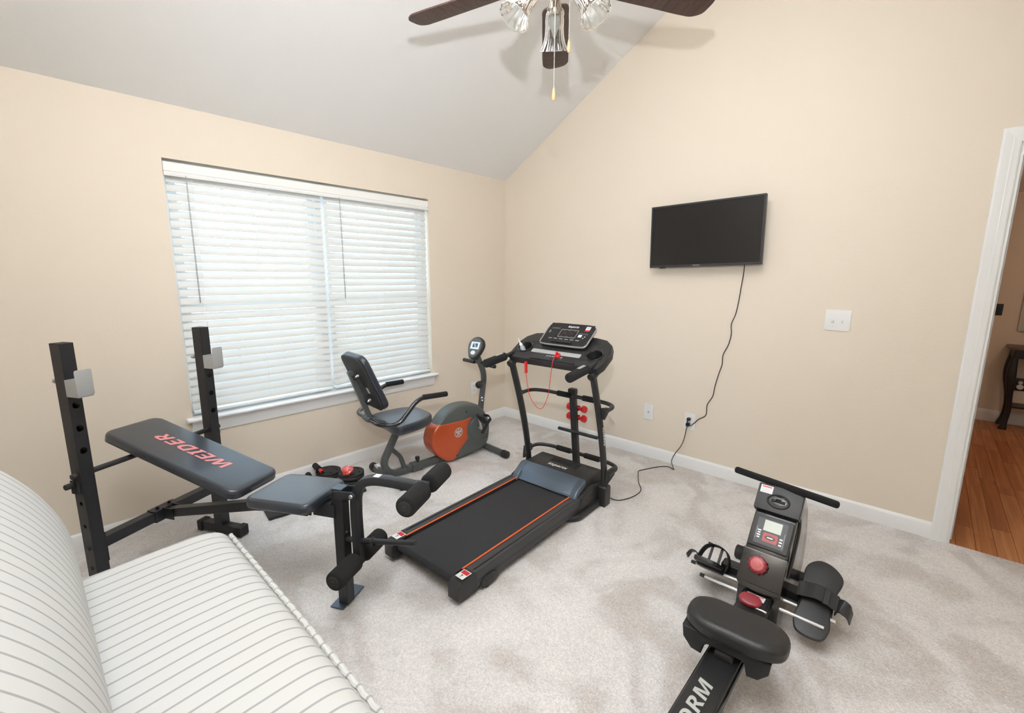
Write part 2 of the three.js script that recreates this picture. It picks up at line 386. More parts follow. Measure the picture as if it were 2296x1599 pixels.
// ---------------------------------------------------------------- windows, stool and apron
const WM = (WZ0 + WZ1) / 2;
function windowUnit(name, z0, z1, label) {
  const w = thing(name, label, 'window'); w.userData.kind = 'structure';
  const x0 = -0.14, x1 = -0.075, t = 0.035;
  const fr = (name, xa, xb, za, zb, ya, yb, s) => obj(name, [lim(xa, xb, ya, yb, za, za + s, 0.002), lim(xa, xb, ya, yb, zb - s, zb, 0.002), lim(xa, xb, ya, ya + s, za + s, zb - s, 0.002), lim(xa, xb, yb - s, yb, za + s, zb - s, 0.002)], M.vinyl, w);
  fr('window_frame', x0, x1, z0, z1, WY0 + 0.02, WY1, t);
  const ym = 1.315, a = z0 + t, b = z1 - t, lo = WY0 + 0.02 + t, hi = WY1 - t;
  fr('lower_sash', -0.105, -0.08, a, b, lo, ym + 0.02, 0.04);
  fr('upper_sash', -0.135, -0.11, a, b, ym - 0.02, hi, 0.04);
  for (const [xa, ya, yb] of [[-0.0925, lo, ym + 0.02], [-0.1225, ym - 0.02, hi]]) {
    const m = [];
    for (let i = 1; i < 3; i++) m.push(lim(xa - 0.004, xa + 0.004, ya + 0.04, yb - 0.04, a + (b - a) * i / 3 - 0.008, a + (b - a) * i / 3 + 0.008));
    m.push(lim(xa - 0.0038, xa + 0.0038, (ya + yb) / 2 - 0.008, (ya + yb) / 2 + 0.008, a + 0.04, b - 0.04));
    obj('muntin', m, M.vinyl, w);
    const g = new THREE.PlaneGeometry(b - a - 0.08, yb - ya - 0.08).rotateY(Math.PI / 2).translate(xa + 0.006, (ya + yb) / 2, (a + b) / 2);
    obj('pane', g, M.pane, w);
  }
}
windowUnit('window_1', WM, WZ1, 'white double-hung window unit beside the weight bench');
windowUnit('window_2', WZ0, WM, 'white double-hung window unit beside the exercise bike');
{
  const s = thing('trim_1', 'white window stool with moulded apron below the blinds', 'window sill'); s.userData.kind = 'structure';
  const st = shape([[-0.13, 0], [0.042, 0], [0.05, 0.006], [0.052, 0.012], [0.05, 0.018], [0.042, 0.023], [-0.13, 0.023]]);
  obj('stool', [ex(shape([[-0.13, 0], [0.0, 0], [0.0, 0.023], [-0.13, 0.023]]), WZ1 - WZ0, 0).translate(0, 0.6, WM), ex(shape([[0.0, 0], [0.042, 0], [0.05, 0.006], [0.052, 0.012], [0.05, 0.018], [0.042, 0.023], [0.0, 0.023]]), WZ1 - WZ0 + 0.07, 0).translate(0, 0.6, WM)], M.trim, s);
  obj('apron', ex(shape([[0, 0], [0.008, 0], [0.011, 0.006], [0.012, 0.03], [0.02, 0.055], [0.022, 0.07], [0.03, 0.085], [0, 0.085]]), WZ1 - WZ0 + 0.02, 0).translate(0, 0.515, WM), M.trim, s);
}

// ---------------------------------------------------------------- blinds
const slatShape = (() => {   // 50 mm slat, slightly crowned, seen along z
  const top = [], bot = []; for (let i = 0; i <= 6; i++) { const u = -0.025 + 0.05 * i / 6, c = 0.0022 * (1 - (u / 0.025) ** 2); top.push([u, c + 0.0013]); bot.unshift([u, c - 0.0013]); }
  return shape([...bot, ...top]);
})();
function blind(label, z0, z1, wandZ) {
  const b = thing('window_blind', label, 'window blind', [-0.034, 0, 0], 0, 'white window blinds'), L = z1 - z0, zc = (z0 + z1) / 2;
  const top = 2.128;
  obj('headrail', lim(-0.03, 0.022, top - 0.055, top, z0, z1, 0.002), M.blindRail, b);
  const v = shape([[0.022, 0], [0.034, 0], [0.036, 0.004], [0.036, 0.016], [0.032, 0.019], [0.032, 0.023], [0.036, 0.026], [0.036, 0.072], [0.032, 0.076], [0.022, 0.076]]);
  obj('valance', ex(v, L + 0.008, 0).translate(0, top - 0.074, zc), M.blindRail, b);
  const sg = ex(slatShape, L - 0.014, 0).translate(0, 0, zc);
  const y0 = 0.69, y1 = top - 0.085, n = 28;
  for (let i = 0; i < n; i++) {
    const o = obj('slat', sg, M.blind, b);
    o.position.y = y0 + (y1 - y0) * i / (n - 1);
    const jit = (rnd() - 0.5) * 0.05;
    o.rotation.z = -R(66) + jit;
  }
  obj('bottom_rail', bx(0.05, 0.016, L - 0.014, 0, 0.648, zc, 0.004), M.blindRail, b);
  const cords = [], zs = [z0 + 0.13, zc, z1 - 0.13];
  for (const z of zs) {
    const r = obj('ladder_cord', [lim(0.0265, 0.0278, 0.645, top - 0.05, z - 0.0008, z + 0.0008), lim(-0.0278, -0.0265, 0.645, top - 0.05, z - 0.0008, z + 0.0008), lim(-0.0006, 0.0006, 0.64, top - 0.05, z + 0.006, z + 0.0072)], M.cordWhite, b);
  }
  for (const z of zs) obj('cord_button', rod(V(0.008, 0.648, z), V(0.03, 0.648, z), 0.006, 0.001, 10), M.blindRail, b);
  obj('tilt_wand', [rod(V(0.045, top - 0.085, wandZ), V(0.05, 1.33, wandZ), 0.0036, 0.001, 12), pipe([V(0.03, top - 0.06, wandZ), V(0.045, top - 0.07, wandZ), V(0.045, top - 0.09, wandZ)], 0.0015, 6)], M.wand, b, 'clear grey tilt wand');
  return b;
}
blind('white slatted blind on the window beside the weight bench', WM + 0.004, WZ1 - 0.006, WZ1 - 0.105);
blind('white slatted blind on the window beside the exercise bike', WZ0 + 0.008, WM - 0.004, WM - 0.115);

// ---------------------------------------------------------------- sofa
{
  const X0 = 1.225, X1 = 2.72;
  const s = thing('sofa', 'cream sofa with thin grey ticking stripes facing the exercise machines', 'sofa', [X0, 0, 0]);
  const L = X1 - X0;
  // closed outline in (z, y) drawn out along x; u runs along x so that stripes run front to back
  function drawn(outline, ends = 0.03, nx = 3) {
    const c = new THREE.CatmullRomCurve3(outline.map(([z, y]) => V(0, y, z)), true, 'centripetal').getPoints(96); c.pop();
    const cen = c.reduce((a, p) => a.add(p), V(0, 0, 0)).multiplyScalar(1 / c.length);
    const rings = [];
    const xs = []; for (let i = 0; i <= 6; i++) { const a = i / 6 * Math.PI / 2; xs.push([ends * (1 - Math.sin(a)), 1 - Math.cos(a)]); }
    for (let i = 0; i <= 6; i++) { const [x, k] = xs[i]; rings.push([x, k]); }
    const mid = rings.length; rings.push([L / 2, 1]); rings.sort((a, b) => a[0] - b[0]);
    const R2 = [...rings.filter(([x]) => x < L / 2 - 1e-6).map(([x, k]) => [x, 1 - ends * (1 - Math.sin(Math.acos(1 - x / ends))) ]), [L / 2, 1]];
    const pos = [], uv = [];
    const all = [...R2, ...R2.slice(0, -1).map(([x, k]) => [L - x, k]).reverse()];
    const pt = (p, x, k) => { const d = p.clone().sub(cen), l = d.length(), in_ = (1 - k) * 1.0; return V(x, cen.y + d.y * (1 - in_ / Math.max(l, 0.05)), cen.z + d.z * (1 - in_ / Math.max(l, 0.05))); };
    for (let i = 0; i < all.length - 1; i++) for (let j = 0; j < c.length; j++) {
      const k2 = (j + 1) % c.length, A = pt(c[j], ...all[i]), B = pt(c[k2], ...all[i]), C = pt(c[k2], ...all[i + 1]), D = pt(c[j], ...all[i + 1]);
      for (const v of [A, C, B, A, D, C]) { pos.push(v.x, v.y, v.z); uv.push(v.x, (v.y + v.z)); }
    }
    for (const e of [all[0], all[all.length - 1]]) for (let j = 0; j < c.length; j++) {
      const A = pt(c[j], ...e), B = pt(c[(j + 1) % c.length], ...e), C = V(e[0], cen.y, cen.z);
      for (const v of e[0] < L / 2 ? [C, A, B] : [C, B, A]) { pos.push(v.x, v.y, v.z); uv.push(v.z, v.y); }
    }
    const g = new THREE.BufferGeometry();
    g.setAttribute('position', new THREE.Float32BufferAttribute(pos, 3)); g.setAttribute('uv', new THREE.Float32BufferAttribute(uv, 2));
    return toCreasedNormals(g, 0.9);
  }
  obj('seat_cushion', drawn([[3.0, 0.26], [2.985, 0.34], [2.985, 0.40], [3.005, 0.445], [3.05, 0.468], [3.2, 0.474], [3.4, 0.462], [3.56, 0.45], [3.62, 0.42], [3.62, 0.26], [3.3, 0.25]], 0.035), M.sofa, s);
  obj('back_cushion', drawn([[3.45, 0.44], [3.436, 0.55], [3.445, 0.66], [3.475, 0.76], [3.53, 0.865], [3.60, 0.95], [3.68, 0.995], [3.77, 0.99], [3.84, 0.93], [3.88, 0.80], [3.89, 0.60], [3.87, 0.44], [3.66, 0.42]], 0.05), M.sofa, s);
  obj('front_skirt', boxUV(lim(0.02, L - 0.02, 0.03, 0.3, 3.0, 3.85, 0.015)), M.sofaFrame, s);
  // welt along the front edge of the seat
  const w = []; for (let i = 0; i <= 300; i++) { const x = 0.03 + (L - 0.06) * i / 300; w.push(V(x, 0.432 + 0.0015 * Math.sin(x * 131), 2.984 + 0.0018 * Math.sin(x * 131 + 1))); }
  obj('welt', boxUV(sweep(w, circ(0.0085, 8))), M.sofa, s);
  obj('foot', [[0.08, 3.08], [L - 0.08, 3.08], [0.08, 3.8], [L - 0.08, 3.8]].map(([x, z]) => bx(0.06, 0.034, 0.06, x, 0.017, z, 0.004)), M.tableBlack, s);
}

const font = await new FontLoader().loadAsync('fonts/droid/droid_sans_bold.typeface.json');
// raised print: lies in x,y facing +z, centred; shear slants it
function text(str, w, h, shear = 0, th = 0.0012) {
  const g = new TextGeometry(str, { font, size: 1, depth: th, curveSegments: 4, bevelEnabled: false });
  g.computeBoundingBox(); const b = g.boundingBox;
  g.translate(-(b.min.x + b.max.x) / 2, -(b.min.y + b.max.y) / 2, 0);
  g.scale(w / (b.max.x - b.min.x), h / (b.max.y - b.min.y), 1);
  g.applyMatrix4(new THREE.Matrix4().makeShear(0, 0, shear, 0, 0, 0));
  return g;
}
// a flat print on a thin plate lying in x,y facing +z
function print(name, w, h, tex, parent, rough = 0.4, label) {
  const o = obj(name, new THREE.PlaneGeometry(w, h), S({ map: tex, roughness: rough }), parent, label); return o;
}
const labelTex = canvasTex(128, 96, (c, w, h) => { c.fillStyle = '#e9e9ec'; c.fillRect(0, 0, w, h); c.fillStyle = '#d8342a'; c.fillRect(14, 10, w - 28, 16); c.fillStyle = '#b9bcc2'; for (let i = 0; i < 5; i++) c.fillRect(14, 36 + i * 11, w - 28 - (i % 2) * 18, 4); });

// ---------------------------------------------------------------- weight bench
{
  const b = thing('weight_bench', 'black weight bench with uprights and padded leg curl rollers', 'weight bench', [0.51, 0, 3.085], R(27));
  const PW = 0.05, PD = 0.058;     // across n, along t
  const plate = (w, h, holes) => { const s = shape([[-w / 2, 0], [w / 2, 0], [w / 2, h], [-w / 2, h]]); for (const [x, y, r] of holes) s.holes.push(hole(x, y, r)); return ex(s, 0.003, 0); };
  for (const sgn of [1, -1]) {
    const n = 0.312 * sgn, H = 1.212;
    const front = plate(PW, H, [0.952, 0.85, 0.75].map((y) => [0, y, 0.0145])).rotateY(Math.PI / 2).translate(PD / 2 - 0.0015, 0, n);
    const rear = plate(PW, H, [0.952, 0.85, 0.75].map((y) => [0, y, 0.0145])).rotateY(Math.PI / 2).translate(-PD / 2 + 0.0015, 0, n);
    const o1 = plate(PD - 0.0002, H - 0.0004, [0.51, 0.402].map((y) => [0, y, 0.009])).translate(0, 0.0002, n + PW / 2 - 0.0015);
    const o2 = plate(PD - 0.0002, H - 0.0004, [0.51, 0.402].map((y) => [0, y, 0.009])).translate(0, 0.0002, n - PW / 2 + 0.0015);
    obj('upright_post', [front, rear, o1, o2], M.powder, b);
    obj('post_cap', bx(PD + 0.001, 0.006, PW + 0.001, 0, H + 0.002, n, 0.002), M.blackMatt, b);
    obj('foot', [bx(0.3, 0.05, 0.052, 0.0, 0.034, n, 0.004)], M.powder, b);
    for (const q of [0.14, -0.14]) obj('foot_cap', bx(0.04, 0.06, 0.062, q, 0.034, n, 0.006), M.blackMatt, b);
    // bar catch
    const k = obj('bar_catch', [lim(0.029, 0.1, 0.994, 0.998, n - 0.027, n + 0.027, 0.001), lim(0.029, 0.1, 0.996, 1.066, n + 0.0245, n + 0.0275, 0.001), lim(0.029, 0.1, 0.996, 1.066, n - 0.0275, n - 0.0245, 0.001), lim(0.029, 0.033, 0.996, 1.066, n - 0.027, n + 0.027, 0.001),
      ex(shape(rrect(0.062, 0.112, 0.008, 4)), 0.0035, 0.001).rotateY(Math.PI / 2).translate(0.1, 1.054, n)], M.silverPaint, b, 'grey painted steel bar catch');
    obj('pin', [rod(V(-0.07, 1.05, n), V(0.06, 1.05, n), 0.006, 0.001, 12), rod(V(-0.078, 1.05, n), V(-0.064, 1.05, n), 0.011, 0.002, 14)], M.silver, k);
    obj('bolt', [0.294, 0.2].map((y) => rod(V(0.0, y, n + sgn * 0.02), V(0.0, y, n + sgn * 0.032), 0.008, 0.003, 10)), M.black, b);
    obj('adjuster', [bx(0.055, 0.06, 0.004, -0.012, 0.585, n + sgn * 0.0275, 0.001), rod(V(-0.02, 0.598, n + sgn * 0.026), V(-0.02, 0.598, n + sgn * 0.06), 0.013, 0.003, 12), rod(V(-0.02, 0.57, n + sgn * 0.026), V(-0.02, 0.57, n + sgn * 0.037), 0.006, 0.001, 10)], M.blackMatt, b);
  }
  obj('crossbar', beam(V(0, 0.3, -0.287), V(0, 0.3, 0.287), 0.05, 0.05), M.powder, b);
  for (const q of [0.284, -0.284]) obj('crossbar_plate', bx(0.05, 0.14, 0.004, 0.004, 0.28, q, 0.001), M.powder, b);
  obj('back_support_bar', [rod(V(0, 0.64, -0.36), V(0, 0.64, 0.355), 0.0125, 0.002)], M.black, b);
  obj('bracket', [lim(-0.026, 0.03, 0.3255, 0.3295, -0.065, 0.065, 0.001), lim(-0.026, 0.03, 0.2705, 0.2745, -0.065, 0.065, 0.001), bx(0.07, 0.058, 0.004, 0.06, 0.306, 0.0245, 0.001), bx(0.07, 0.058, 0.004, 0.06, 0.306, -0.0245, 0.001), lim(0.026, 0.03, 0.272, 0.328, -0.065, 0.065, 0.001)], M.powder, b);
  obj('bolt', [[0, 0.03], [0, -0.03]].map(([t, n]) => rod(V(t, 0.33, n), V(t, 0.341, n), 0.008, 0.003, 10)), M.black, b);
  obj('spine', [beam(V(0.026, 0.3, 0), V(0.62, 0.43, 0), 0.045, 0.045), beam(V(0.6, 0.426, 0), V(1.03, 0.482, 0), 0.045, 0.045)], M.powder, b);
  obj('seat_bracket', [lim(0.7, 0.95, 0.452, 0.478, -0.055, -0.05), lim(0.7, 0.95, 0.452, 0.478, 0.05, 0.055), lim(0.94, 1.05, 0.44, 0.5, 0.024, 0.028), lim(0.94, 1.05, 0.44, 0.5, -0.028, -0.024)], M.powder, b);
  // pads
  const bk = new THREE.Group(); bk.name = 'backrest'; b.add(bk);
  const bang = Math.atan2(-0.21, 0.77);
  bk.position.set(0.238, 0.652, 0); bk.rotation.z = bang;
  obj('backrest_pad', pad(0.8, 0.275, 0.05, 0.05, 0.018), M.padVinyl, bk);
  obj('seam', sweep([...rrect(0.797, 0.272, 0.049, 8), rrect(0.797, 0.272, 0.049, 8)[0]].map(([x, z]) => V(x, -0.038, z)), circ(0.0025, 6), V(0, 1, 0)), M.blackMatt, bk);
  obj('backing_board', bx(0.72, 0.014, 0.2, 0, -0.057, 0, 0.002), M.blackMatt, bk);
  obj('lettering', text('WEIDER', 0.44, 0.058, 0.44).rotateX(-Math.PI / 2).rotateY(Math.PI).translate(0.0, 0.0003, -0.004), M.logoRedSheen, bk, 'red maker name printed on the pad, paled by painted sheen');
  const st = obj('seat', pad(0.34, 0.285, 0.05, 0.045, 0.018), M.padVinyl, b);
  st.position.set(0.835, 0.541, 0); st.rotation.z = R(2);
  obj('backing_board', bx(0.28, 0.014, 0.22, 0, -0.057, 0, 0.002), M.blackMatt, st);
  // front leg
  obj('front_leg', bx(0.05, 0.566, 0.052, 1.06, 0.286, -0.008, 0.004), M.powder, b);
  obj('leg_cap', bx(0.051, 0.006, 0.053, 1.06, 0.572, -0.008, 0.002), M.blueGrey, b);
  obj('base_plate', bx(0.07, 0.006, 0.165, 1.045, 0.005, -0.035, 0.002), M.blueGrey, b);
  obj('bolt', [0.52, 0.36].map((y) => rod(V(1.08, y, 0), V(1.094, y, 0), 0.009, 0.003, 10)), M.black, b);
  // leg curl
  const link = (n) => ex(shape([[1.05, 0.532], [1.05, 0.57], [1.15, 0.578], [1.166, 0.562], [1.155, 0.543]]), 0.005, 0.001).translate(0, 0, n);
  obj('pivot_plate', [link(0.03), link(-0.03)], M.powder, b);
  obj('pivot_bolt', [rod(V(1.147, 0.56, -0.042), V(1.147, 0.56, 0.042), 0.0095, 0.003, 12)], M.chrome, b);
  const armP = curve([V(1.147, 0.225, 0), V(1.145, 0.36, 0), V(1.144, 0.47, 0), V(1.152, 0.555, 0), V(1.185, 0.612, 0), V(1.24, 0.634, 0), V(1.36, 0.636, 0), V(1.49, 0.628, 0)], 48);
  obj('curl_arm', sweep(armP, rrect(0.038, 0.042, 0.004, 2), V(0, 0, 1)), M.powder, b);
  const sticker = obj('sticker', bx(0.06, 0.0008, 0.03, 1.275, 0.656, 0, 0.0003), M.white, b);
  const roller = (t, y) => {
    obj('roller_axle', rod(V(t, y, -0.19), V(t, y, 0.19), 0.011, 0.002), M.black, b);
    for (const q of [1, -1]) {
      const r = obj('foam_roller', rod(V(t, y, q * 0.026), V(t, y, q * 0.182), 0.042, 0.014, 28), M.foam, b);
      obj('end_disc', rod(V(t, y, q * 0.178), V(t, y, q * 0.1845), 0.028, 0.003, 24), M.blackMatt, r);
    }
  };
  roller(1.485, 0.634); roller(1.145, 0.25);
  obj('roller_bracket', [bx(0.06, 0.05, 0.034, 1.47, 0.63, 0, 0.004)], M.powder, b);
  obj('weight_peg', [rod(V(1.15, 0.332, 0), V(1.43, 0.368, 0), 0.0125, 0.003), rod(V(1.215, 0.338, 0), V(1.223, 0.339, 0), 0.02, 0.002), rod(V(1.085, 0.333, 0), V(1.14, 0.331, 0), 0.012, 0.003)], M.powder, b);
}

// ---------------------------------------------------------------- treadmill
const TO = [1.575, 0, 2.25], TT = R(92.4);
{
  const t = thing('treadmill', 'black folding treadmill with orange striped side rails', 'treadmill', TO, TT);
  // running deck
  obj('deck', lim(0.03, 1.2, 0.045, 0.098, -0.2, 0.2, 0.004), M.black, t);
  const belt = []; for (let i = 0; i <= 12; i++) { const a = Math.PI / 2 + Math.PI * i / 12; belt.push([0.02 + 0.026 * Math.cos(a), 0.081 + 0.026 * Math.sin(a)]); }
  obj('belt', boxUV(ex(shape([[1.1, 0.107], ...belt, [1.1, 0.055]]), 0.405, 0, 1, 0.6)), M.beltMat, t);
  for (const s of [1, -1]) {
    obj('side_rail', [ex(shape([[0.08, 0.028], [1.18, 0.04], [1.18, 0.122], [0.08, 0.117]]), 0.066, 0.004).translate(0, 0, s * 0.251)], M.rail, t);
    obj('rail_groove', [lim(0.09, 1.0, 0.118, 0.1215, s * 0.262 - 0.002, s * 0.262 + 0.002), lim(0.09, 1.1, 0.066, 0.07, s * 0.2835, s * 0.2845)], M.black, t);
    obj('rail_stripe', beam(V(0.06, 0.119, s * 0.2175), V(1.04, 0.1235, s * 0.2175), 0.004, 0.009, 0.001), M.orange, t);
    const e = obj('end_cap', [ex(shape([[-0.035, 0.03], [-0.02, 0.018], [0.095, 0.02], [0.095, 0.117], [-0.01, 0.112], [-0.035, 0.095]]), 0.07, 0.006).translate(0, 0, s * 0.251)], M.black, t);
    const st = print('sticker', 0.05, 0.062, canvasTex(96, 128, (c, w, h) => { c.fillStyle = '#e8e6e4'; c.fillRect(0, 0, w, h); c.fillStyle = '#d2232a'; c.fillRect(8, 8, w - 16, 52); c.fillStyle = '#333'; c.fillRect(44, 76, 6, 34); c.beginPath(); c.moveTo(34, 84); c.lineTo(47, 66); c.lineTo(60, 84); c.fill(); }), e, 0.4, 'white and red warning sticker');
    st.rotation.set(-Math.PI / 2, 0, -Math.PI / 2, 'YXZ'); st.rotation.order = 'XYZ'; st.rotation.set(-Math.PI / 2, 0, -Math.PI / 2); st.position.set(0.035, 0.1185, s * 0.251);
    obj('rear_wheel_cover', [ex(shape(oval(0.062, 0.03, 28)), 0.012, 0.004).translate(0.175, 0.04, s * 0.289), rod(V(0.15, 0.04, s * 0.293), V(0.15, 0.04, s * 0.297), 0.005, 0.001, 10), rod(V(0.19, 0.04, s * 0.293), V(0.19, 0.04, s * 0.297), 0.005, 0.001, 10)], M.black, t);
    obj('rear_foot', rod(V(0.16, 0.018, s * 0.255), V(0.16, 0.018, s * 0.29), 0.018, 0.003), M.blackMatt, t);
  }
  obj('rear_roller', rod(V(0.02, 0.081, -0.21), V(0.02, 0.081, 0.21), 0.0245, 0.001), M.black, t);
  // motor hood
  const hoodS = shape([[1.03, 0.1], [1.36, 0.06], [1.385, 0.12], [1.37, 0.185], [1.33, 0.205], [1.16, 0.2], [1.08, 0.165]]);
  obj('motor_hood', ex(hoodS, 0.53, 0.03, 5, 0.7), M.black, t);
  obj('hood_side', [ex(shape([[1.0, 0.05], [1.3, 0.03], [1.36, 0.06], [1.34, 0.13], [1.14, 0.16], [1.02, 0.125]]), 0.585, 0.012, 3), ], M.black, t);
  // grey collar across the front of the hood
  const col = ex(shape([[1.0, 0.118], [1.012, 0.124], [1.05, 0.168], [1.12, 0.2065], [1.12, 0.199], [1.055, 0.158], [1.02, 0.112]]), 0.455, 0.003, 2);
  obj('collar', [col, ...[1, -1].map((s) => ex(shape([[0.985, 0.104], [0.99, 0.125], [1.03, 0.163], [1.1, 0.2], [1.12, 0.205], [1.07, 0.15], [1.05, 0.11]]), 0.06, 0.02, 5, 0.8).translate(0, 0, s * 0.236))], M.blueGrey, t);
  const vent = []; for (let i = 0; i < 15; i++) vent.push(bx(0.045, 0.004, 0.006, 1.27, 0.2075, -0.1 + i * 0.0143, 0.001));
  obj('vent_grille', [bx(0.06, 0.003, 0.225, 1.27, 0.2045, 0, 0.001), ...vent], M.blackMatt, t);
  obj('lettering', text('Ksports', 0.15, 0.036, 0.2).rotateX(-Math.PI / 2).rotateY(-Math.PI / 2).rotateZ(R(2)).translate(1.185, 0.2035, -0.01), M.logoWhite, t, 'white maker name on the hood');
  // uprights
  for (const s of [1, -1]) {
    const n = s * 0.318, up = curve([V(1.264, 0.06, n), V(1.258, 0.15, n), V(1.246, 0.25, n), V(1.216, 0.4, n), V(1.168, 0.58, n), V(1.112, 0.755, n), V(1.06, 0.905, n)], 30);
    obj('upright', sweep(up, oval(0.017, 0.028, 18), V(1, 0, 0)), M.black, t);
    obj('upright_boot', ex(shape([[1.225, 0.0], [1.3, 0.0], [1.3, 0.125], [1.285, 0.14], [1.235, 0.14], [1.225, 0.13]]), 0.056, 0.005).translate(0, 0, n), M.black, t);
    obj('hinge_plate', [ex(shape([[1.16, 0.62], [1.215, 0.665], [1.2, 0.69], [1.14, 0.7]]), 0.02, 0.003).translate(0, 0, s * 0.345), ex(shape([[1.23, 0.16], [1.33, 0.2], [1.32, 0.25], [1.24, 0.25]]), 0.02, 0.003).translate(0, 0, s * 0.345)], M.blackMatt, t);
    obj('handle_collar', rod(V(1.03, 0.905, n), V(1.075, 0.925, n), 0.026, 0.004), M.black, t);
    const h = obj('handle', [pipe(fillet([V(1.09, 0.99, n), V(1.03, 0.975, n), V(0.79, 0.945, n)], 0.04), 0.014)], M.black, t);
    obj('grip', [rod(V(0.985, 0.969, n), V(0.785, 0.944, n), 0.028, 0.012, 24)], M.foam, h);
    obj('grip_plate', [bx(0.07, 0.004, 0.02, 0, 0, 0, 0.001).rotateZ(0.124).translate(0.92, 0.9885, n)], M.silverPaint, h);
    // base tube lying on the carpet
  }
  obj('base_tube', [pipe(fillet([V(1.28, 0.021, 0.3), V(0.95, 0.021, 0.3), V(0.9, 0.021, 0.22), V(0.9, 0.021, -0.22), V(0.95, 0.021, -0.3), V(1.28, 0.021, -0.3)], 0.06), 0.019, 14)], M.black, t);
  obj('upper_cross_rail', [pipe(fillet([V(1.165, 0.665, -0.345), V(1.3, 0.675, -0.345), V(1.345, 0.675, -0.25), V(1.345, 0.675, 0.25), V(1.3, 0.675, 0.345), V(1.165, 0.665, 0.345)], 0.07), 0.0135)], M.black, t);
  obj('foam_sleeve', [rod(V(1.345, 0.675, -0.13), V(1.345, 0.675, -0.01), 0.02, 0.004), rod(V(1.345, 0.675, 0.08), V(1.345, 0.675, 0.2), 0.02, 0.004)], M.foam, t);
  obj('lower_cross_rail', [pipe(fillet([V(1.25, 0.215, -0.345), V(1.39, 0.225, -0.345), V(1.43, 0.225, -0.25), V(1.43, 0.225, 0.25), V(1.39, 0.225, 0.345), V(1.25, 0.215, 0.345)], 0.07), 0.0135)], M.black, t);
  obj('foam_sleeve', [rod(V(1.43, 0.225, -0.18), V(1.43, 0.225, -0.06), 0.02, 0.004), rod(V(1.43, 0.225, 0.06), V(1.43, 0.225, 0.18), 0.02, 0.004)], M.foam, t);
  obj('center_post', [beam(V(1.365, 0.71, -0.016), V(1.385, 0.16, 0.022), 0.035, 0.046, 0.005, V(1, 0, 0)), bx(0.05, 0.05, 0.06, 1.365, 0.7, -0.016, 0.012)], M.black, t);
  obj('sit_up_bar', [rod(V(1.36, 0.41, -0.125), V(1.36, 0.41, 0.2), 0.012, 0.003)], M.black, t);
  obj('dumbbell_holder', [0.572, 0.502].map((y) => [bx(0.04, 0.006, 0.03, 1.41, y - 0.015, -0.005, 0.002), bx(0.006, 0.034, 0.03, 1.432, y - 0.003, -0.005, 0.002)]), M.black, t);
  // dash: flat tray tilted up away from the runner
  const d = new THREE.Group(); d.name = 'dash'; t.add(d);
  d.position.set(1.03, 0.965, 0.012); d.rotation.z = R(31);
  const outl = shape([[0, -0.34], [0, 0.34], [0.05, 0.358], [0.16, 0.36], [0.23, 0.335], [0.275, 0.28], [0.29, 0.2], [0.29, -0.2], [0.275, -0.28], [0.23, -0.335], [0.16, -0.36], [0.05, -0.358]]);
  for (const s of [1, -1]) { const p = new THREE.Path(); oval(0.047, 0.05, 24).forEach(([a, b], i) => i ? p.lineTo(0.115 + a, s * 0.27 + b) : p.moveTo(0.115 + a, s * 0.27 + b)); p.closePath(); outl.holes.push(p); }
  obj('dash_tray', ex(outl, 0.055, 0.008, 3).rotateX(Math.PI / 2).translate(0, -0.0275, 0), M.black, d);
  obj('dash_underside', [ex(shape([[0.02, -0.33], [0.02, 0.33], [0.2, 0.32], [0.25, 0.2], [0.25, -0.2], [0.2, -0.32]]), 0.02, 0.006).rotateX(Math.PI / 2).translate(0, -0.062, 0)], M.black, d);
  for (const s of [1, -1]) {
    obj('cup_ring', sweep([...circ(1, 32), [1, 0]].map(([a, b]) => V(0.115 + a * 0.05, 0.002, s * 0.27 + b * 0.053)), circ(0.004, 8), V(0, 1, 0)), M.blackGloss, d);
    obj('cup_well', [ex(shape(oval(0.05, 0.053, 24)), 0.004, 0).rotateX(Math.PI / 2).translate(0.115, -0.053, s * 0.27)], M.blackGloss, d);
  }
  obj('tray_strip', ex(shape(rrect(0.036, 0.38, 0.008)), 0.004, 0.001).rotateX(-Math.PI / 2).translate(0.088, 0.002, -0.005), M.silverPaint, d, 'silver grey tray strip');
  obj('button_panel', ex(shape([[0.005, -0.16], [0.005, 0.19], [0.06, 0.15], [0.062, -0.13]]), 0.012, 0.004).rotateX(Math.PI / 2).translate(0, 0.003, 0), M.black, d);
  const bt = print('button_print', 0.15, 0.034, canvasTex(512, 128, (c, w, h) => {
    c.fillStyle = '#26262a'; c.fillRect(0, 0, w, h); c.fillStyle = '#8d8f93';
    for (let i = 0; i < 6; i++) { c.fillRect(40 + i * 74, 10, 60, 40); } c.fillStyle = '#26262a'; c.font = 'bold 26px sans-serif'; for (let i = 0; i < 6; i++) c.fillText('▲', 58 + i * 74, 40);
    const col = ['#6d6f73', '#4a7a58', '#26262a', '#26262a', '#7a3a3a', '#6d6f73']; for (let i = 0; i < 6; i++) { c.strokeStyle = col[i]; c.lineWidth = 7; c.beginPath(); c.arc(55 + i * 80, 90, 20, 0, 7); c.stroke(); }
  }), d, 0.5);
  bt.rotation.set(-Math.PI / 2, 0, -Math.PI / 2); bt.position.set(0.036, 0.0096, 0.015);
  // console panel
  const pn = new THREE.Group(); pn.name = 'console_panel'; t.add(pn);
  pn.position.set(1.145, 1.053, 0.026); pn.rotation.z = R(39);
  const ps = shape([[0, -0.165], [0.012, -0.175], [0.17, -0.178], [0.195, -0.16], [0.2, -0.12], [0.2, 0.12], [0.195, 0.16], [0.17, 0.178], [0.012, 0.175], [0, 0.165]]);
  obj('console_body', ex(ps, 0.03, 0.006, 3).rotateX(Math.PI / 2), M.black, pn);
  obj('console_neck', [bx(0.14, 0.05, 0.26, 0.1, -0.035, 0, 0.01)], M.black, pn);
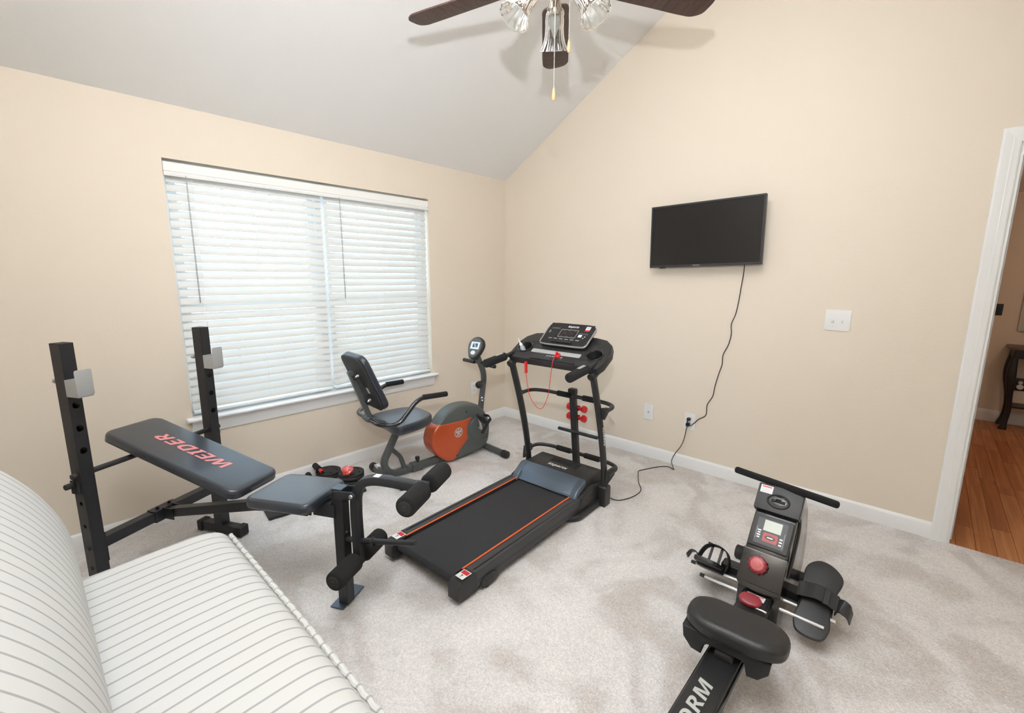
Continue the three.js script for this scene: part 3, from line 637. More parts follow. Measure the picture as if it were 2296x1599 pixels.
  const trimP = [[0.15, -0.183], [0.02, -0.18], [0.002, -0.165], [-0.002, -0.12], [-0.002, 0.12], [0.002, 0.165], [0.02, 0.18], [0.17, 0.183]].map(([x, z]) => V(x, 0.008, z));
  obj('console_trim', sweep(fillet(trimP, 0.015), oval(0.005, 0.007, 10), V(0, 1, 0)), M.silver, pn, 'polished silver edge trim');
  const cp = print('console_print', 0.335, 0.185, canvasTex(1024, 566, (c, w, h) => {
    c.fillStyle = '#19191c'; c.fillRect(0, 0, w, h);
    c.fillStyle = '#f2f2f2'; c.font = 'italic bold 70px sans-serif'; c.textAlign = 'center'; c.fillText('Ksports', w / 2 + 40, 100);
    c.strokeStyle = '#c9cbd0'; c.lineWidth = 7; c.strokeRect(320, 165, 400, 210); c.fillStyle = '#131215'; c.fillRect(326, 171, 388, 198);
    c.fillStyle = '#4a3024'; c.font = 'bold 92px monospace'; c.fillText('88:88', 520, 300); c.fillStyle = '#777'; for (let i = 0; i < 3; i++) { c.fillRect(360 + i * 130, 190, 60, 8); c.fillRect(360 + i * 130, 345, 60, 8); }
    c.fillStyle = '#7a7b80'; for (let i = 0; i < 2; i++) { c.fillRect(60, 130 + i * 26, 210, 8); c.fillRect(780, 230 + i * 26, 190, 8); } c.fillStyle = '#7d5050'; c.fillRect(60, 150, 150, 5);
    c.fillStyle = '#d6d7da'; for (const [x, y] of [[70, 230], [70, 270], [930, 320], [905, 360]]) { c.beginPath(); c.arc(x, y, 13, 0, 7); c.fill(); }
    c.fillStyle = '#e6e6e6'; c.fillRect(775, 275, 80, 70); c.fillStyle = '#a9aaae'; for (let i = 0; i < 6; i++) c.fillRect(130 + i * 128, 425, 84, 16);
    c.fillStyle = '#e8e4e4'; c.fillRect(850, 40, 100, 110); c.fillStyle = '#d8342a'; c.fillRect(850, 128, 100, 40); c.fillStyle = '#b7bcd0'; c.fillRect(868, 56, 64, 50);
  }), pn, 0.3);
  cp.rotation.set(-Math.PI / 2, 0, -Math.PI / 2); cp.position.set(0.1005, 0.0156, 0);
  obj('tablet_lip', bx(0.012, 0.012, 0.16, 0.022, 0.019, -0.01, 0.003), M.blackMatt, pn);
  obj('upright_lettering', text('Ksports', 0.13, 0.02, 0.2).rotateZ(Math.PI / 2 + 0.22).translate(1.19, 0.5, 0.3365), M.logoWhite, t, 'white maker name on the upright');
// safety key with its cord
{
  const k = new THREE.Group(); k.name = 'safety_key'; k.userData.label = 'red safety key with looping cord'; t.add(k);
  obj('magnet_key', [rod(V(1.072, 0.998, 0.05), V(1.063, 1.012, 0.05), 0.02, 0.004), rod(V(1.066, 1.01, 0.05), V(1.055, 1.03, 0.05), 0.008, 0.003)], M.red, k);
  obj('cord', pipe(curve([V(1.055, 1.022, 0.052), V(1.012, 0.985, 0.056), V(1.0, 0.93, 0.054), V(1.0, 0.86, 0.046), V(1.0, 0.745, 0.028), V(1.0, 0.66, -0.015), V(1.0, 0.655, -0.045), V(1.0, 0.675, -0.078), V(1.0, 0.73, -0.118), V(1.0, 0.805, -0.138), V(1.0, 0.87, -0.15)], 60), 0.002, 8), M.red, k);
  obj('clip', [beam(V(1.003, 0.872, -0.152), V(1.006, 0.95, -0.157), 0.012, 0.022, 0.004, V(0, 0, 1))], M.red, k);
}
}
const TM = new THREE.Matrix4().makeRotationY(TT).setPosition(...TO);
const tw = (x, y, n) => V(x, y, n).applyMatrix4(TM);
// dumbbells in the holder
function dumbbell(label, y) {
  const p = tw(1.415, y, -0.008), d = thing('dumbbell', label, 'dumbbell', [p.x, p.y, p.z], TT, 'red dumbbells on the treadmill');
  obj('handle', rod(V(0, 0, -0.05), V(0, 0, 0.05), 0.011, 0.002), M.red, d);
  for (const s of [1, -1]) {
    const g = toCreasedNormals(lathe([[0, 0], [0.02, 0.002], [0.027, 0.012], [0.027, 0.028], [0.02, 0.038], [0, 0.04]], 6), 0.3).rotateX(Math.PI / 2);
    obj('head', g.translate(0, 0, s > 0 ? 0.04 : -0.08), M.red, d);
  }
}
dumbbell('small red dumbbell, upper of the pair hung on the treadmill', 0.572);
dumbbell('small red dumbbell, lower of the pair hung on the treadmill', 0.502);
// oil bottle in the cup holder
{
  const p = tw(1.115, 1.0, -0.265), o = thing('oil_bottle', 'small clear plastic bottle with white nozzle in treadmill cup holder', 'bottle', [p.x, p.y, p.z]);
  o.rotation.set(0.25, 0, 0.35);
  obj('bottle_body', lathe([[0, -0.02], [0.015, -0.02], [0.017, -0.01], [0.017, 0.028], [0.009, 0.036], [0.009, 0.04]], 18), P({ color: c3(0.9, 0.92, 0.95), roughness: 0.2, transmission: 0.7, thickness: 0 }), o);
  obj('cap', lathe([[0.0105, 0.036], [0.0105, 0.05], [0.006, 0.054], [0.0035, 0.062], [0.0018, 0.092], [0, 0.092]], 16), M.white, o);
}

// ---------------------------------------------------------------- exercise bike
{
  const b = thing('exercise_bike', 'recumbent exercise bike with orange flywheel shroud and grey frame', 'exercise bike', [0.47, 0, 1.70], R(85.55));
  const SG = M.steelGrey;
  const sq = (pts, w = 0.05, h = 0.05) => sweep(pts, rrect(w, h, 0.008, 3), V(0, 0, 1));
  obj('seat_frame', sq(fillet([V(0.05, 0.385, 0), V(-0.095, 0.13, 0), V(-0.03, 0.036, 0), V(0.2, 0.036, 0)], 0.11, 12), 0.045, 0.045), SG, b);
  obj('brace', sq(fillet([V(-0.02, 0.235, 0), V(0.055, 0.15, 0), V(0.085, 0.05, 0)], 0.03), 0.03, 0.03), SG, b);
  obj('slide_sleeve', bx(0.09, 0.062, 0.062, 0.185, 0.038, 0, 0.006), SG, b);
  obj('main_beam', sq([V(0.1, 0.038, 0), V(0.55, 0.04, 0)], 0.05, 0.05), SG, b);
  obj('lock_knob', [rod(V(0.2, 0.066, 0), V(0.2, 0.09, 0), 0.009, 0.002), rod(V(0.2, 0.085, 0), V(0.2, 0.112, 0), 0.018, 0.005, 14)], M.black, b);
  obj('rear_stabilizer', rod(V(-0.06, 0.032, -0.2), V(-0.06, 0.032, 0.2), 0.026, 0.002), SG, b);
  obj('front_stabilizer', rod(V(0.87, 0.032, -0.24), V(0.87, 0.032, 0.27), 0.026, 0.002), SG, b);
  for (const [t, n] of [[-0.06, -0.21], [-0.06, 0.21], [0.87, -0.25], [0.87, 0.28]]) obj('end_cap', rod(V(t, 0.032, n - 0.03), V(t, 0.032, n + 0.03), 0.0315, 0.006), M.blackMatt, b);
  const wl = print('warning_label', 0.06, 0.04, labelTex, b); wl.rotation.set(-Math.PI / 2 + 0.6, 0, Math.PI / 2); wl.rotation.set(0, R(0), 0); wl.rotation.set(-R(75), 0, R(90)); wl.position.set(-0.058, 0.0595, -0.145);
  // shroud
  const O = [[0.384, 0.37], [0.431, 0.415], [0.519, 0.456], [0.64, 0.464], [0.757, 0.435], [0.825, 0.372], [0.879, 0.27], [0.884, 0.177], [0.863, 0.09], [0.82, 0.05], [0.695, 0.026], [0.492, 0.016], [0.423, 0.041], [0.36, 0.093], [0.31, 0.159], [0.3, 0.228], [0.325, 0.305]];
  obj('shroud', ex(smoothShape(O, 90), 0.135, 0.022, 5, 0.8), M.bikeGrey, b, 'grey flywheel shroud');
  const orangeShape = [[0.347, 0.333], [0.37, 0.352], [0.45, 0.348], [0.6, 0.345], [0.7, 0.352], [0.665, 0.3], [0.645, 0.25], [0.648, 0.2], [0.66, 0.165], [0.57, 0.085], [0.505, 0.012], [0.46, 0.02], [0.421, 0.039], [0.358, 0.091], [0.307, 0.159], [0.297, 0.228], [0.322, 0.305]];
  const grown = orangeShape.map(([x, y], i) => i >= 10 || i === 0 ? [x - 0.004 * Math.sign(0.6 - x) * (i > 11 || i === 0 ? 1 : 0.3), y + (y < 0.1 ? -0.003 : 0)] : [x, y]);
  const oc = new THREE.CatmullRomCurve3([...grown.slice(10), grown[0], grown[1]].map(([x, y]) => V(x, y, 0)), false, 'centripetal').getPoints(50).map((p) => [p.x, p.y]);
  obj('shroud_panel', ex(shape([...grown.slice(2, 10), ...oc]), 0.143, 0.022, 5, 0.8), M.bikeOrange, b, 'glossy orange shroud panel');
  for (const s of [1, -1]) {
    obj('crank_housing', rod(V(0.765, 0.235, s * 0.05), V(0.765, 0.235, s * 0.073), 0.105, 0.008, 40), M.bikeGrey, b);
    obj('screw', [[0.375, 0.32], [0.36, 0.12], [0.62, 0.4], [0.52, 0.03 + 0.02]].map(([x, y]) => rod(V(x + 0.01, y, s * 0.064), V(x + 0.01, y, s * 0.0712), 0.006, 0.001, 10)), M.dark, b);
    // emblem: ring with rays
    const e = [sweep([...circ(0.038, 30), [0.038, 0]].map(([x, y]) => V(0.548 + x, 0.243 + y, s * 0.0712)), rrect(0.006, 0.0012, 0.0005, 1), V(0, 0, 1))];
    for (const a of [90, 40, 140, 270, 235, 305]) e.push(beam(V(0.548 + 0.006 * Math.cos(R(a)), 0.243 + 0.006 * Math.sin(R(a)), s * 0.0712), V(0.548 + 0.036 * Math.cos(R(a)), 0.243 + 0.036 * Math.sin(R(a)), s * 0.0712), 0.0012, 0.007, 0.0004, V(0, 0, 1)));
    e.push(bx(0.058, 0.014, 0.0012, 0.548, 0.247, s * 0.0712, 0.0004));
    obj('emblem', e, M.logoGrey, b, 'pale round emblem');
    obj('side_vents', [0, 1, 2, 3].map((i) => beam(V(0.795, 0.19 - i * 0.02, s * 0.0675), V(0.865, 0.2 - i * 0.02, s * 0.0665), 0.003, 0.004, 0.001, V(0, 0, 1))), M.dark, b);
  }
  // cranks and pedals
  obj('crank_axle', rod(V(0.765, 0.235, -0.1), V(0.765, 0.235, 0.1), 0.012, 0.002), M.silver, b);
  for (const s of [1, -1]) {
    const ey = 0.235 + s * 0.1, ez = 0.765 - s * 0.03;
    obj('crank_arm', beam(V(0.765, 0.235, s * 0.095), V(ez, ey, s * 0.1), 0.012, 0.02, 0.004, V(0, 0, 1)), M.silver, b);
    const p = obj('pedal', [bx(0.085, 0.02, 0.075, 0, 0, 0, 0.006), ...[-0.025, 0, 0.025].map((x) => bx(0.006, 0.026, 0.06, x, 0, 0, 0.002))], M.black, b);
    p.position.set(ez, ey, s * 0.145); p.rotation.z = R(-55); p.scale.setScalar(1.15);
    obj('pedal_strap', sweep(curve([V(0.02, 0.0, -0.05), V(0.022, 0.04, -0.04), V(0.024, 0.055, 0), V(0.022, 0.04, 0.04), V(0.02, 0.0, 0.05), V(0.03, -0.05, 0.055), V(0.045, -0.085, 0.05)], 24), rrect(0.003, 0.028, 0.001, 1), V(1, 0, 0)), M.blackMatt, p);
  }
  // mast, knob, display, handlebar
  obj('mast', sweep(curve([V(0.835, 0.36, 0), V(0.848, 0.46, 0), V(0.862, 0.55, 0), V(0.873, 0.63, 0), V(0.865, 0.7, 0), V(0.838, 0.765, 0), V(0.81, 0.82, 0)], 30), oval(0.021, 0.027, 18), V(1, 0, 0)), SG, b);
  obj('tension_knob', [rod(V(0.86, 0.6, 0.0), V(0.8, 0.6, 0.035), 0.022, 0.003), rod(V(0.805, 0.6, 0.034), V(0.772, 0.598, 0.05), 0.03, 0.006, 16)], M.black, b);
  obj('bolt', [[0.83, 0.475, 0.024], [0.835, 0.45, 0.024], [0.862, 0.46, 0.022]].map(([x, y, n]) => rod(V(x, y, n - 0.004), V(x, y, n + 0.006), 0.009, 0.004, 12)), M.chrome, b);
  obj('handlebar', [pipe([V(0.825, 0.775, -0.2), V(0.835, 0.775, 0), V(0.825, 0.775, 0.2)], 0.013), rod(V(0.823, 0.775, 0.06), V(0.82, 0.775, 0.21), 0.016, 0.004), rod(V(0.823, 0.775, -0.06), V(0.82, 0.775, -0.21), 0.016, 0.004)], M.black, b);
  const ds = new THREE.Group(); ds.name = 'display'; b.add(ds); ds.position.set(0.795, 0.9, -0.004); ds.rotation.set(0, -R(90), 0); ds.rotateY(R(14)); ds.rotateX(-R(28));
  const egg = smoothShape([[0, 0.102], [0.05, 0.085], [0.077, 0.035], [0.066, -0.03], [0.035, -0.085], [0, -0.1], [-0.035, -0.085], [-0.066, -0.03], [-0.077, 0.035], [-0.05, 0.085]], 50);
  obj('display_shell', ex(egg, 0.045, 0.014, 5, 0.8), M.black, ds);
  obj('display_face', ex(smoothShape([[0, 0.088], [0.042, 0.074], [0.063, 0.032], [0.055, -0.026], [0.03, -0.07], [0, -0.085], [-0.03, -0.07], [-0.055, -0.026], [-0.063, 0.032], [-0.042, 0.074]], 50), 0.004, 0.001).translate(0, 0, 0.0225), M.bikeGrey, ds);
  const dp = print('screen', 0.088, 0.062, canvasTex(256, 180, (c, w, h) => { c.fillStyle = '#e7ecf3'; c.fillRect(0, 0, w, h); c.fillStyle = '#3d5062'; c.fillRect(52, 34, 152, 104); c.fillStyle = '#8fa6b8'; c.beginPath(); c.moveTo(60, 34); c.lineTo(120, 34); c.lineTo(180, 138); c.lineTo(130, 138); c.fill(); c.fillStyle = '#9aa4ae'; for (let i = 0; i < 5; i++) c.fillRect(54 + i * 32, 14, 20, 6); }), ds, 0.25, 'small grey screen with painted pale glint in white surround');  // pale diagonal glint is painted on the screen
  dp.position.set(0, 0.02, 0.0252);
  obj('display_button', ex(shape(oval(0.023, 0.018, 24)), 0.006, 0.002).translate(0, -0.045, 0.027), M.white, ds);
  // seat and backrest
  const seat = obj('seat', ex(smoothShape([[-0.13, -0.2], [-0.14, 0], [-0.13, 0.2], [-0.02, 0.215], [0.12, 0.19], [0.2, 0.12], [0.215, 0], [0.2, -0.12], [0.12, -0.19], [-0.02, -0.215]], 60), 0.07, 0.022, 5, 0.8).rotateX(Math.PI / 2), M.padVinyl, b);
  seat.position.set(0.065, 0.433, 0); seat.rotation.z = R(3);
  obj('seat_bracket', bx(0.12, 0.014, 0.12, 0.06, 0.392, 0, 0.003), SG, b);
  // column rises from the seat rail behind the seat; handle rail bends round to the front on both sides
  const colB = V(-0.172, 0.505, 0), colT = V(-0.302, 0.86, 0);
  obj('back_column', beam(colB, colT, 0.034, 0.034, 0.004, V(1, 0, 0.02)), SG, b);
  const bl = print('white_label', 0.022, 0.08, canvasTex(32, 96, (c, w, h) => { c.fillStyle = '#e6e6e6'; c.fillRect(0, 0, w, h); c.fillStyle = '#aaa'; for (let i = 0; i < 7; i++) c.fillRect(5, 8 + i * 12, 22, 3); }), b); bl.rotation.set(0, -Math.PI / 2, 0); bl.rotateX(R(20)); bl.position.set(-0.26, 0.7, 0);
  obj('seat_post_arm', sweep([V(0.05, 0.385, 0), V(-0.17, 0.49, 0)], rrect(0.04, 0.04, 0.005, 2), V(0, 0, 1)), SG, b);
  const hr = [V(0.3, 0.645, 0.25), V(0.075, 0.655, 0.25), V(-0.09, 0.49, 0.25), V(-0.19, 0.495, 0.17), V(-0.19, 0.51, -0.17), V(-0.1, 0.51, -0.25), V(0.06, 0.66, -0.25), V(0.22, 0.66, -0.25)];
  obj('side_handle_rail', pipe(fillet(hr, 0.07, 8), 0.0165, 14), M.blackGloss, b);
  obj('grip', rod(V(0.315, 0.6445, 0.25), V(0.11, 0.654, 0.25), 0.0195, 0.005), M.foam, b);
  obj('grip', rod(V(0.24, 0.6605, -0.25), V(0.09, 0.66, -0.25), 0.0195, 0.005), M.foam, b);
  obj('rail_clamp', [rod(V(-0.19, 0.503, -0.05), V(-0.19, 0.503, 0.05), 0.0205, 0.003), bx(0.05, 0.05, 0.05, -0.178, 0.505, 0, 0.006)], SG, b);
  const br = new THREE.Group(); br.name = 'backrest'; b.add(br); br.position.set(-0.2, 0.775, 0); br.rotation.z = R(23.5);
  // backrest: local y up the pad, x forward
  obj('backrest_pad', ex(shape(rrect(0.32, 0.43, 0.07, 8)), 0.05, 0.018, 5, 0.8).rotateY(Math.PI / 2).translate(0.012, 0, 0), M.padVinyl, br);
  obj('backrest_shell', ex(shape(rrect(0.312, 0.422, 0.068, 8)), 0.014, 0.004, 3).rotateY(Math.PI / 2).translate(-0.018, 0, 0), M.blackMatt, br);
  obj('mount_bolt', [0.07, -0.13].map((y) => [rod(V(-0.06, y, 0.02), V(-0.02, y, 0.03), 0.012, 0.003), rod(V(-0.028, y, 0.03), V(-0.036, y + 0.004, 0.042), 0.009, 0.004, 12)]), M.chrome, br);
  obj('mount_bracket', [0.07, -0.13].map((y) => bx(0.05, 0.035, 0.05, -0.042, y, 0.008, 0.004)), M.black, br);
  const tg = print('tag', 0.035, 0.045, canvasTex(64, 80, (c, w, h) => { c.fillStyle = '#dedede'; c.fillRect(0, 0, w, h); c.fillStyle = '#999'; for (let i = 0; i < 5; i++) c.fillRect(8, 10 + i * 13, 48, 4); }), br); tg.rotation.y = -Math.PI / 2; tg.position.set(-0.0256, -0.05, 0.06);
}

// ---------------------------------------------------------------- rowing machine (local x runs away along the rail, z to the right)
{
  const RZ = 2.6;
  const r = thing('rowing_machine', 'black rowing machine with red tension knob and foot pedals', 'rowing machine', [2.89, 0, RZ], Math.PI / 2);
  const X = (z) => RZ - z;
  obj('rail', [ex(shape(rrect(0.108, 0.075, 0.012, 3)), X(1.36) - X(2.78), 0.002).rotateY(Math.PI / 2).translate((X(1.36) + X(2.78)) / 2, 0.135, 0.004)], M.black, r);
  obj('rail_lip', [lim(X(2.78), X(1.45), 0.148, 0.154, -0.056, -0.05, 0.001), lim(X(2.78), X(1.45), 0.148, 0.154, 0.058, 0.064, 0.001)], M.blackGloss, r);
  obj('rear_leg', [bx(0.05, 0.1, 0.06, X(2.74), 0.06, 0.004, 0.004), rod(V(X(2.74), 0.026, -0.2), V(X(2.74), 0.026, 0.2), 0.025, 0.004)], M.black, r);
  obj('lettering', text('PROFORM', 0.43, 0.047, 0.25).rotateX(-Math.PI / 2).translate(X(2.285), 0.1732, 0.0), M.logoGrey, r, 'pale grey maker name along the rail');
  // seat on its carriage
  const seatZ = 1.875;
  const st = new THREE.Group(); st.name = 'seat'; r.add(st); st.position.set(X(seatZ), 0.305, 0.026); st.rotation.y = R(4);
  obj('seat_pad', ex(smoothShape([[-0.085, -0.1], [-0.09, 0], [-0.085, 0.1], [-0.05, 0.155], [0.0, 0.166], [0.05, 0.155], [0.085, 0.1], [0.085, 0.0], [0.085, -0.1], [0.05, -0.155], [0, -0.166], [-0.05, -0.155]], 70), 0.066, 0.03, 7, 0.9).rotateX(Math.PI / 2).translate(0, -0.033, 0), M.black, st);
  obj('seat_carriage', [ex(shape([[-0.145, 0.0], [0.145, 0.0], [0.14, -0.045], [0.11, -0.08], [0.075, -0.085], [0.066, -0.045], [0.056, -0.036], [-0.056, -0.036], [-0.066, -0.045], [-0.075, -0.085], [-0.11, -0.08], [-0.14, -0.045]]), 0.14, 0.006).rotateY(Math.PI / 2).translate(0, -0.062, -0.02)], M.blackMatt, st);
  obj('carriage_wheel', [0.05, -0.05].map((x) => rod(V(x, -0.12, -0.05), V(x, -0.12, 0.01), 0.02, 0.004)), M.blackMatt, st);
  // tower: side outline in (x away, y) ; front face steps back in three panels
  const prof = [[X(1.47), 0.03], [X(1.46), 0.17], [X(1.445), 0.2], [X(1.395), 0.31], [X(1.375), 0.335], [X(1.29), 0.432], [X(1.265), 0.45], [X(1.215), 0.53], [X(1.12), 0.51], [X(1.0), 0.4], [X(0.93), 0.24], [X(0.94), 0.08], [X(1.02), 0.03]];
  obj('tower', ex(shape(prof), 0.165, 0.006, 3), M.blackGloss, r, 'glossy black tower housing');
  // panels on the face: a plate from (z0,y0) to (z1,y1), lying on the slope
  const plate = (name, z0, y0, z1, y1, w, th, m, parent = r) => {
    const g = new THREE.Group(); g.name = name; parent.add(g);
    const L = Math.hypot(z1 - z0, y1 - y0); g.position.set((X(z0) + X(z1)) / 2, (y0 + y1) / 2, 0); g.rotation.z = Math.atan2(y1 - y0, X(z1) - X(z0));
    obj('plate', ex(shape(rrect(L, w, 0.006, 3)), th, Math.min(0.003, th * 0.4)).rotateX(-Math.PI / 2), m, g);
    return [g, L];
  };
  // lower deck with the tension knob
  const [dk] = plate('tension_deck', 1.475, 0.2, 1.395, 0.318, 0.172, 0.016, M.blackGloss);
  obj('deck_lip', ex(smoothShape([[-0.02, -0.08], [-0.035, 0], [-0.02, 0.08], [0.0, 0.083], [0.0, -0.083]], 40), 0.02, 0.005).rotateX(-Math.PI / 2).translate(-0.062, -0.006, 0), M.blackGloss, dk);
  const kp = []; for (let i = 0; i < 72; i++) { const a = i / 72 * 2 * Math.PI, q = 0.037 + 0.0022 * Math.sin(a * 12); kp.push([q * Math.cos(a), q * Math.sin(a)]); }
  const kn = obj('tension_knob', ex(shape(kp), 0.034, 0.008, 4).rotateX(-Math.PI / 2).translate(0.012, 0.027, -0.014), M.knobRed, dk, 'dark red ribbed tension knob');
  obj('knob_cap', [rod(V(0.012, 0.042, -0.014), V(0.012, 0.0475, -0.014), 0.026, 0.003, 32), sweep(circ(0.012, 20).slice(0, 13).map(([a, c]) => V(0.012 + a, 0.0478, -0.014 + c)), circ(0.0012, 6), V(0, 1, 0))], M.knobPink, kn, 'pale pink knob face');
  // display
  const [lc, LL] = plate('display_panel', 1.385, 0.33, 1.29, 0.44, 0.155, 0.014, M.black);
  const lp = print('display_print', 0.118, LL * 0.8, canvasTex(512, 512, (c, w, h) => {
    c.fillStyle = '#2b2b2e'; c.fillRect(0, 0, w, h); c.fillStyle = '#cfd6cc'; c.fillRect(120, 20, 300, 215);
    c.fillStyle = '#b5443f'; c.beginPath(); c.roundRect(140, 268, 250, 175, 26); c.fill(); c.fillStyle = '#2b2b2e'; c.beginPath(); c.ellipse(265, 355, 88, 42, 0, 0, 7); c.fill(); c.fillStyle = '#dfe3dc'; c.fillRect(215, 342, 100, 22);
    c.fillStyle = '#e6e6e6'; c.font = 'bold 46px sans-serif'; for (let i = 0; i < 4; i++) c.fillRect(34 + (i % 2) * 8, 240 + i * 46, 62 - (i % 2) * 14, 26); for (let i = 0; i < 3; i++) c.fillRect(420, 300 + i * 56, 50, 28);
    c.strokeStyle = '#9a9a9a'; c.lineWidth = 4; c.strokeRect(14, 190, 8, 240); c.strokeRect(488, 190, 6, 280);
  }), lc, 0.35, 'display with pale screen and red button'); lp.rotation.set(-Math.PI / 2, 0, -Math.PI / 2); lp.position.set(0, 0.0075, 0);
  // top box with the cord mouth
  const [tb] = plate('top_box', 1.275, 0.452, 1.195, 0.545, 0.182, 0.04, M.black);
  obj('mouth_ring', sweep([...oval(0.03, 0.043, 32), [0.03, 0]].map(([a, c]) => V(-0.008 + a, 0.0215, c)), circ(0.004, 8), V(0, 1, 0)), M.black, tb);
  obj('mouth', [ex(shape(oval(0.02, 0.033, 28)), 0.003, 0.001).rotateX(-Math.PI / 2).translate(-0.008, 0.021, 0)], M.blackGloss, tb);
  obj('mouth_roller', [rod(V(-0.008, 0.022, -0.028), V(-0.008, 0.022, -0.008), 0.007, 0.002), rod(V(-0.008, 0.022, 0.008), V(-0.008, 0.022, 0.028), 0.007, 0.002)], M.black, tb);
  const tl = print('warning_label', 0.05, 0.036, labelTex, tb); tl.rotation.set(-Math.PI / 2, 0, -Math.PI / 2); tl.position.set(0.035, 0.0206, -0.056);
  obj('side_cable', pipe(curve([V(X(1.22), 0.44, 0.084), V(X(1.23), 0.4, 0.0885), V(X(1.3), 0.29, 0.0885), V(X(1.36), 0.22, 0.085)], 20), 0.006, 8), M.black, r);
  // pull bar hung on its strap
  const hb = new THREE.Group(); hb.name = 'pull_bar'; r.add(hb); hb.position.set(X(1.195), 0.562, 0.0); hb.rotation.y = R(-11.5);
  obj('bar', rod(V(0, 0, -0.222), V(0, 0, 0.222), 0.016, 0.01, 24), M.foam, hb);
  obj('strap', [beam(V(X(1.262), 0.503, 0), V(X(1.2), 0.555, 0), 0.004, 0.022, 0.001)], M.dark, r);
  // frame under the tower and foot pedals
  obj('base_frame', [bx(0.46, 0.05, 0.07, X(1.2), 0.05, 0, 0.006), rod(V(X(0.98), 0.027, -0.2), V(X(0.98), 0.027, 0.2), 0.025, 0.004), bx(0.1, 0.07, 0.12, X(1.42), 0.075, 0, 0.006)], M.black, r);
  obj('front_wheel', [-0.2, 0.2].map((n) => rod(V(X(0.98), 0.035, n - 0.02), V(X(0.98), 0.035, n + 0.02), 0.035, 0.006)), M.blackMatt, r);
  const pr = obj('pedal_rod', [rod(V(X(1.37), 0.12, -0.3), V(X(1.37), 0.12, 0.27), 0.0065, 0.001), rod(V(X(1.435), 0.115, -0.235), V(X(1.435), 0.115, 0.24), 0.0068, 0.001)], M.brightRod, r, 'bright polished pedal rods');
  obj('rod_end', [rod(V(X(1.37), 0.12, -0.318), V(X(1.37), 0.12, -0.295), 0.0085, 0.002), rod(V(X(1.435), 0.115, -0.252), V(X(1.435), 0.115, -0.23), 0.0085, 0.002)], M.blackMatt, pr);
  obj('pedal_arm', [bx(0.06, 0.05, 0.4, X(1.28), 0.115, 0, 0.008), rod(V(X(1.33), 0.1, -0.18), V(X(1.33), 0.1, 0.2), 0.014, 0.003)], M.black, r);
  const locking = obj('lock_lever', ex(smoothShape([[-0.022, -0.03], [-0.029, 0], [-0.022, 0.03], [0.0, 0.043], [0.022, 0.03], [0.029, 0], [0.022, -0.03], [0, -0.043]], 40), 0.02, 0.008, 4).rotateX(-Math.PI / 2), M.knobRed, r, 'dark red oval lock lever');
  locking.position.set(X(1.585), 0.2, 0.0); locking.rotation.set(0, R(6), R(25));
  obj('lever_pin', rod(V(X(1.6), 0.185, 0.02), V(X(1.6), 0.185, 0.066), 0.005, 0.001), M.chrome, r);
  const ll = print('warning_label', 0.07, 0.035, labelTex, r); ll.rotation.set(-Math.PI / 2, 0, -Math.PI / 2); ll.position.set(X(1.515), 0.1745, 0.004);
  const sole = smoothShape([[-0.155, 0.0], [-0.145, 0.045], [-0.1, 0.062], [-0.03, 0.052], [0.04, 0.06], [0.11, 0.072], [0.15, 0.03], [0.155, -0.02], [0.12, -0.058], [0.04, -0.062], [-0.03, -0.052], [-0.1, -0.062], [-0.145, -0.045]], 70);
  function pedal(x, y, n, tilt, roll, strapUp) {
    const p = new THREE.Group(); p.name = 'foot_pedal'; r.add(p); p.position.set(x, y, n); p.rotation.set(roll, 0, tilt, 'ZXY');
    obj('sole_plate', ex(sole, 0.022, 0.006, 3).rotateX(Math.PI / 2), M.black, p);
    obj('heel_cup', [ex(shape(rrect(0.11, 0.12, 0.03, 4)), 0.012, 0.004).rotateX(Math.PI / 2).translate(-0.02, -0.016, 0)], M.blackMatt, p);
    const sp = curve([V(0, -0.01, -0.062), V(0, 0.03, -0.068), V(0.005, strapUp, -0.045), V(0.008, strapUp + 0.014, 0), V(0.005, strapUp, 0.045), V(0, 0.03, 0.068), V(0, -0.01, 0.066)], 30);
    obj('foot_strap', sweep(sp, rrect(0.005, 0.06, 0.002, 1), V(1, 0, 0)), M.blackMatt, p);
    obj('strap_tail', sweep(curve([V(0.0, 0.02, 0.068), V(-0.004, 0.034, 0.085), V(-0.012, 0.03, 0.105), V(-0.02, 0.0, 0.118)], 14), rrect(0.005, 0.055, 0.002, 1), V(1, 0, 0)), M.black, p);
    obj('strap_buckle', bx(0.062, 0.008, 0.02, 0.004, strapUp + 0.012, 0.03, 0.002), M.blackMatt, p);
    return p;
  }
  pedal(X(1.335), 0.165, 0.195, R(33), R(4), 0.035).scale.set(1.1, 1, 1.02);
  const lp2 = pedal(X(1.35), 0.125, -0.225, R(-38), R(0), 0.085); lp2.scale.z = -1;
  obj('heel_rib', [-0.022, 0.022].map((n) => beam(V(-0.01, 0.0, n), V(0.004, 0.095, n), 0.006, 0.012, 0.002)), M.black, lp2);
}

